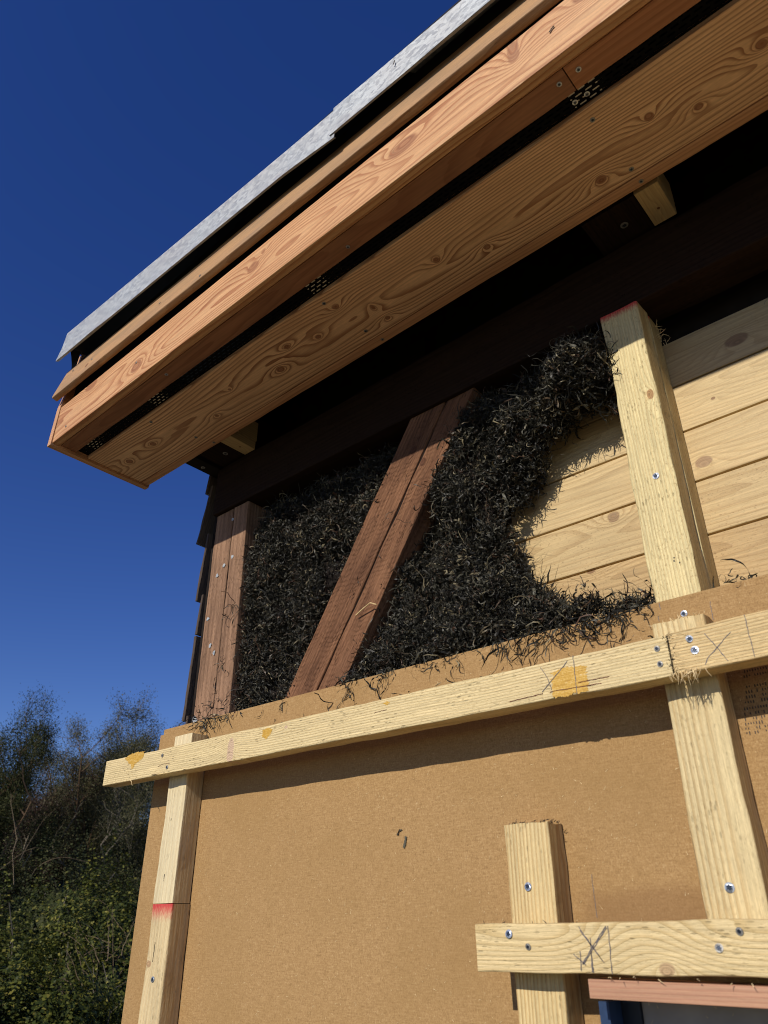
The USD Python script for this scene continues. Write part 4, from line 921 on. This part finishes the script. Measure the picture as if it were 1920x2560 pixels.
def polar(bx, by, dist): return np.array([bx, by]) * dist + [0, -1.05]
def at(bx, by, dist, z=0.): q = polar(bx, by, dist); return (q[0], q[1], z)
tree('willow_tree', 'tall wispy grey green tree with a brown forked trunk left of the house', at(-.8905, .4550, 17.0), 4.9, .75, 201, 'leaf_willow', 'bark_brown', 14, 169065, .038, bare=.12, trunk_r=.11, low=.15)
tree('willow_tree', 'leaning dark tree at the left edge of the photograph', at(-.9300, .3680, 15.0), 4.7, .6, 202, 'leaf_dark', 'bark_brown', 8, 149175, .038, lean=(.06, .10), trunk_r=.09)
tree('willow_tree', 'lower grey green tree half hidden behind the left edge of the fibreboard', at(-.8440, .5360, 16.0), 5.0, .8, 203, 'leaf_willow', 'bark_grey', 13, 129285, .038, trunk_r=.08)
tree('willow_tree', 'pale twiggy tree between the middle tree and the fibreboard', at(-.8680, .4960, 18.5), 5.5, .8, 204, 'leaf_willow', 'bark_grey', 13, 129285, .038, bare=.08, trunk_r=.09)
tree('willow_tree', 'reddish brown thin tree left of the forked trunk', at(-.9120, .4100, 16.5), 3.9, .7, 205, 'leaf_red', 'bark_grey', 7, 99450, .038, bare=.35, trunk_r=.07)
tree('background_tree', 'dark dense tree far behind the forked trunk', at(-.8800, .4750, 24.0), 5.4, .9, 206, 'leaf_dark', 'bark_brown', 10, 41600, .085, trunk_r=.1, aspect=.5)
tree('background_tree', 'dark dense tree far behind the leaning left tree', at(-.9180, .3960, 23.0), 4.6, .9, 207, 'leaf_dark', 'bark_brown', 10, 36400, .085, trunk_r=.1, aspect=.5)
tree('background_tree', 'dark dense tree far behind the tree at the fibreboard edge', at(-.8450, .5350, 23.0), 4.2, .9, 208, 'leaf_dark', 'bark_brown', 10, 36400, .085, trunk_r=.1, aspect=.5)

def shrub(label, base, rx, ry, h, seed, mat, n=9000, leaf=.045, aspect=.8, stems=14, cat='shrub', name='ivy_shrub'):
    rg = np.random.default_rng(seed); base = np.array(base, float); t = thing(name, label, cat, base)
    ms = []
    for i in range(stems):
        az = rg.uniform(0, 6.28); r_ = rg.uniform(0, .6)
        p, d = walk(base + [math.cos(az) * rx * r_, math.sin(az) * ry * r_, 0], (math.cos(az) * .4, math.sin(az) * .4, 1.), h * rg.uniform(.6, 1.02), 6, rg, .2)
        ms.append(tube(p, .015, .004, 4))
    put('stem', cat_(ms), 'bark_grey', t, up=False)
    u = rg.normal(size=(n, 3)); u[:, 2] = np.abs(u[:, 2]); u /= np.linalg.norm(u, axis=1)[:, None]
    lump = .36 + 1.25 * meshkit.fbm(u * 4.2 + seed, 3, seed)
    rad = lump * rg.uniform(.55, 1.0, n) ** .35
    c = base + u * rad[:, None] * [rx, ry, h]
    put('foliage', leaves(c, leaf, rg, None, aspect, u), mat, t, up=False, kind='stuff')
    core = trimesh.creation.icosphere(3); v = np.array(core.vertices); v[:, 2] = np.maximum(v[:, 2], -.05)
    v *= (.36 + 1.25 * meshkit.fbm(v * 4.2 + seed, 3, seed))[:, None] * .70 * np.array([rx, ry, h]); core.vertices = v + base
    put('inner_growth', core, 'leaf_dark', t, smooth=True, up=False, kind='stuff')
    return t
shrub('bright green ivy mound at the bottom left corner of the photograph', at(-.8960, .4440, 8.2, -.1), 1.0, 1.0, 1.75, 301, 'leaf_ivy', 33800, .034)
shrub('green ivy mound bulging in front of the others beside the fibreboard', at(-.8420, .5390, 9.2, -.1), .9, .9, 1.62, 302, 'leaf_ivy', 31200, .034)
shrub('tall ivy clump rising in the middle of the hedge', at(-.8690, .4950, 10.0, -.1), .8, .8, 2.25, 303, 'leaf_ivy', 33800, .034)
shrub('dark ivy mound in the shade at the left edge', at(-.9140, .4060, 10.0, -.1), .9, .9, 2.15, 304, 'leaf_ivy', 28600, .034)
shrub('dark bush behind the ivy at the foot of the forked tree', at(-.8890, .4580, 12.5, -.1), 1.5, 1.2, 2.75, 305, 'leaf_dark', 23400, .034)
shrub('dark bush behind the ivy beside the fibreboard edge', at(-.8480, .5300, 12.5, -.1), 1.3, 1.2, 2.6, 306, 'leaf_dark', 23400, .034)
shrub('dark bush behind the ivy under the leaning left tree', at(-.9240, .3820, 12.5, -.1), 1.4, 1.2, 2.8, 307, 'leaf_dark', 21600, .034)
shrub('small yellow green ivy mound low between the bright mounds', at(-.8720, .4895, 8.0, -.1), .55, .55, 1.45, 308, 'leaf_ivy', 16000, .034)
shrub('narrow ivy spire at the edge of the fibreboard', at(-.8480, .5300, 10.2, -.1), .5, .5, 2.15, 309, 'leaf_ivy', 15000, .034)
def dry(label, base, n, L, seed, spread=.5, name='dry_bramble'):
    rg = np.random.default_rng(seed); ms = []; base = np.array(base, float)
    for i in range(n):
        p, d = walk(base + rg.normal(0, .18, 3) * [1, 1, .5], (rg.normal(0, spread), rg.normal(0, spread), .8), L * rg.uniform(.5, 1.1), 7, rg, .16, -.10)
        ms.append(tube(p, .0045, .0015, 3))
    put(name, cat_(ms), 'dry_stalk', label=label, cat='bramble', kind='stuff', up=False)
dry('dry brown bramble stalks arching beside the fibreboard edge', at(-.8490, .5283, 8.9, 1.40), 24, .6, 401)
dry('grey dead twigs drooping in the ivy near the bottom', at(-.8640, .5035, 8.2, 1.20), 16, .45, 402, .6)
dry('pale bare branches above the ivy left of the forked trunk', at(-.9050, .4254, 11.5, 2.3), 8, 1.2, 403, .35)

# ------------------------------------------------------------------ kinds that repeat
GROUPS = dict(counter_batten='upright battens on the fibreboard', horizontal_batten='crosswise battens', soffit_strip='narrow soffit strips', rafter_tail='new rafter tails', old_rafter='old rafters',
              roof_flashing='roof edge flashing pieces', eelgrass_insulation='eelgrass fills between the timbers', loose_eelgrass='loose eelgrass', willow_tree='trees left of the house',
              background_tree='far trees', ivy_shrub='ivy mounds and bushes', dry_bramble='dry stalks in the hedge', seaweed_scrap='scraps stuck on the fibreboard')
for p_ in stage.GetPrimAtPath('/World').GetChildren():
    nm = p_.GetName(); base_ = nm[:-4] if nm[-3:].isdigit() and nm[-4] == '_' else nm
    if base_ in GROUPS: p_.SetCustomDataByKey('group', GROUPS[base_])
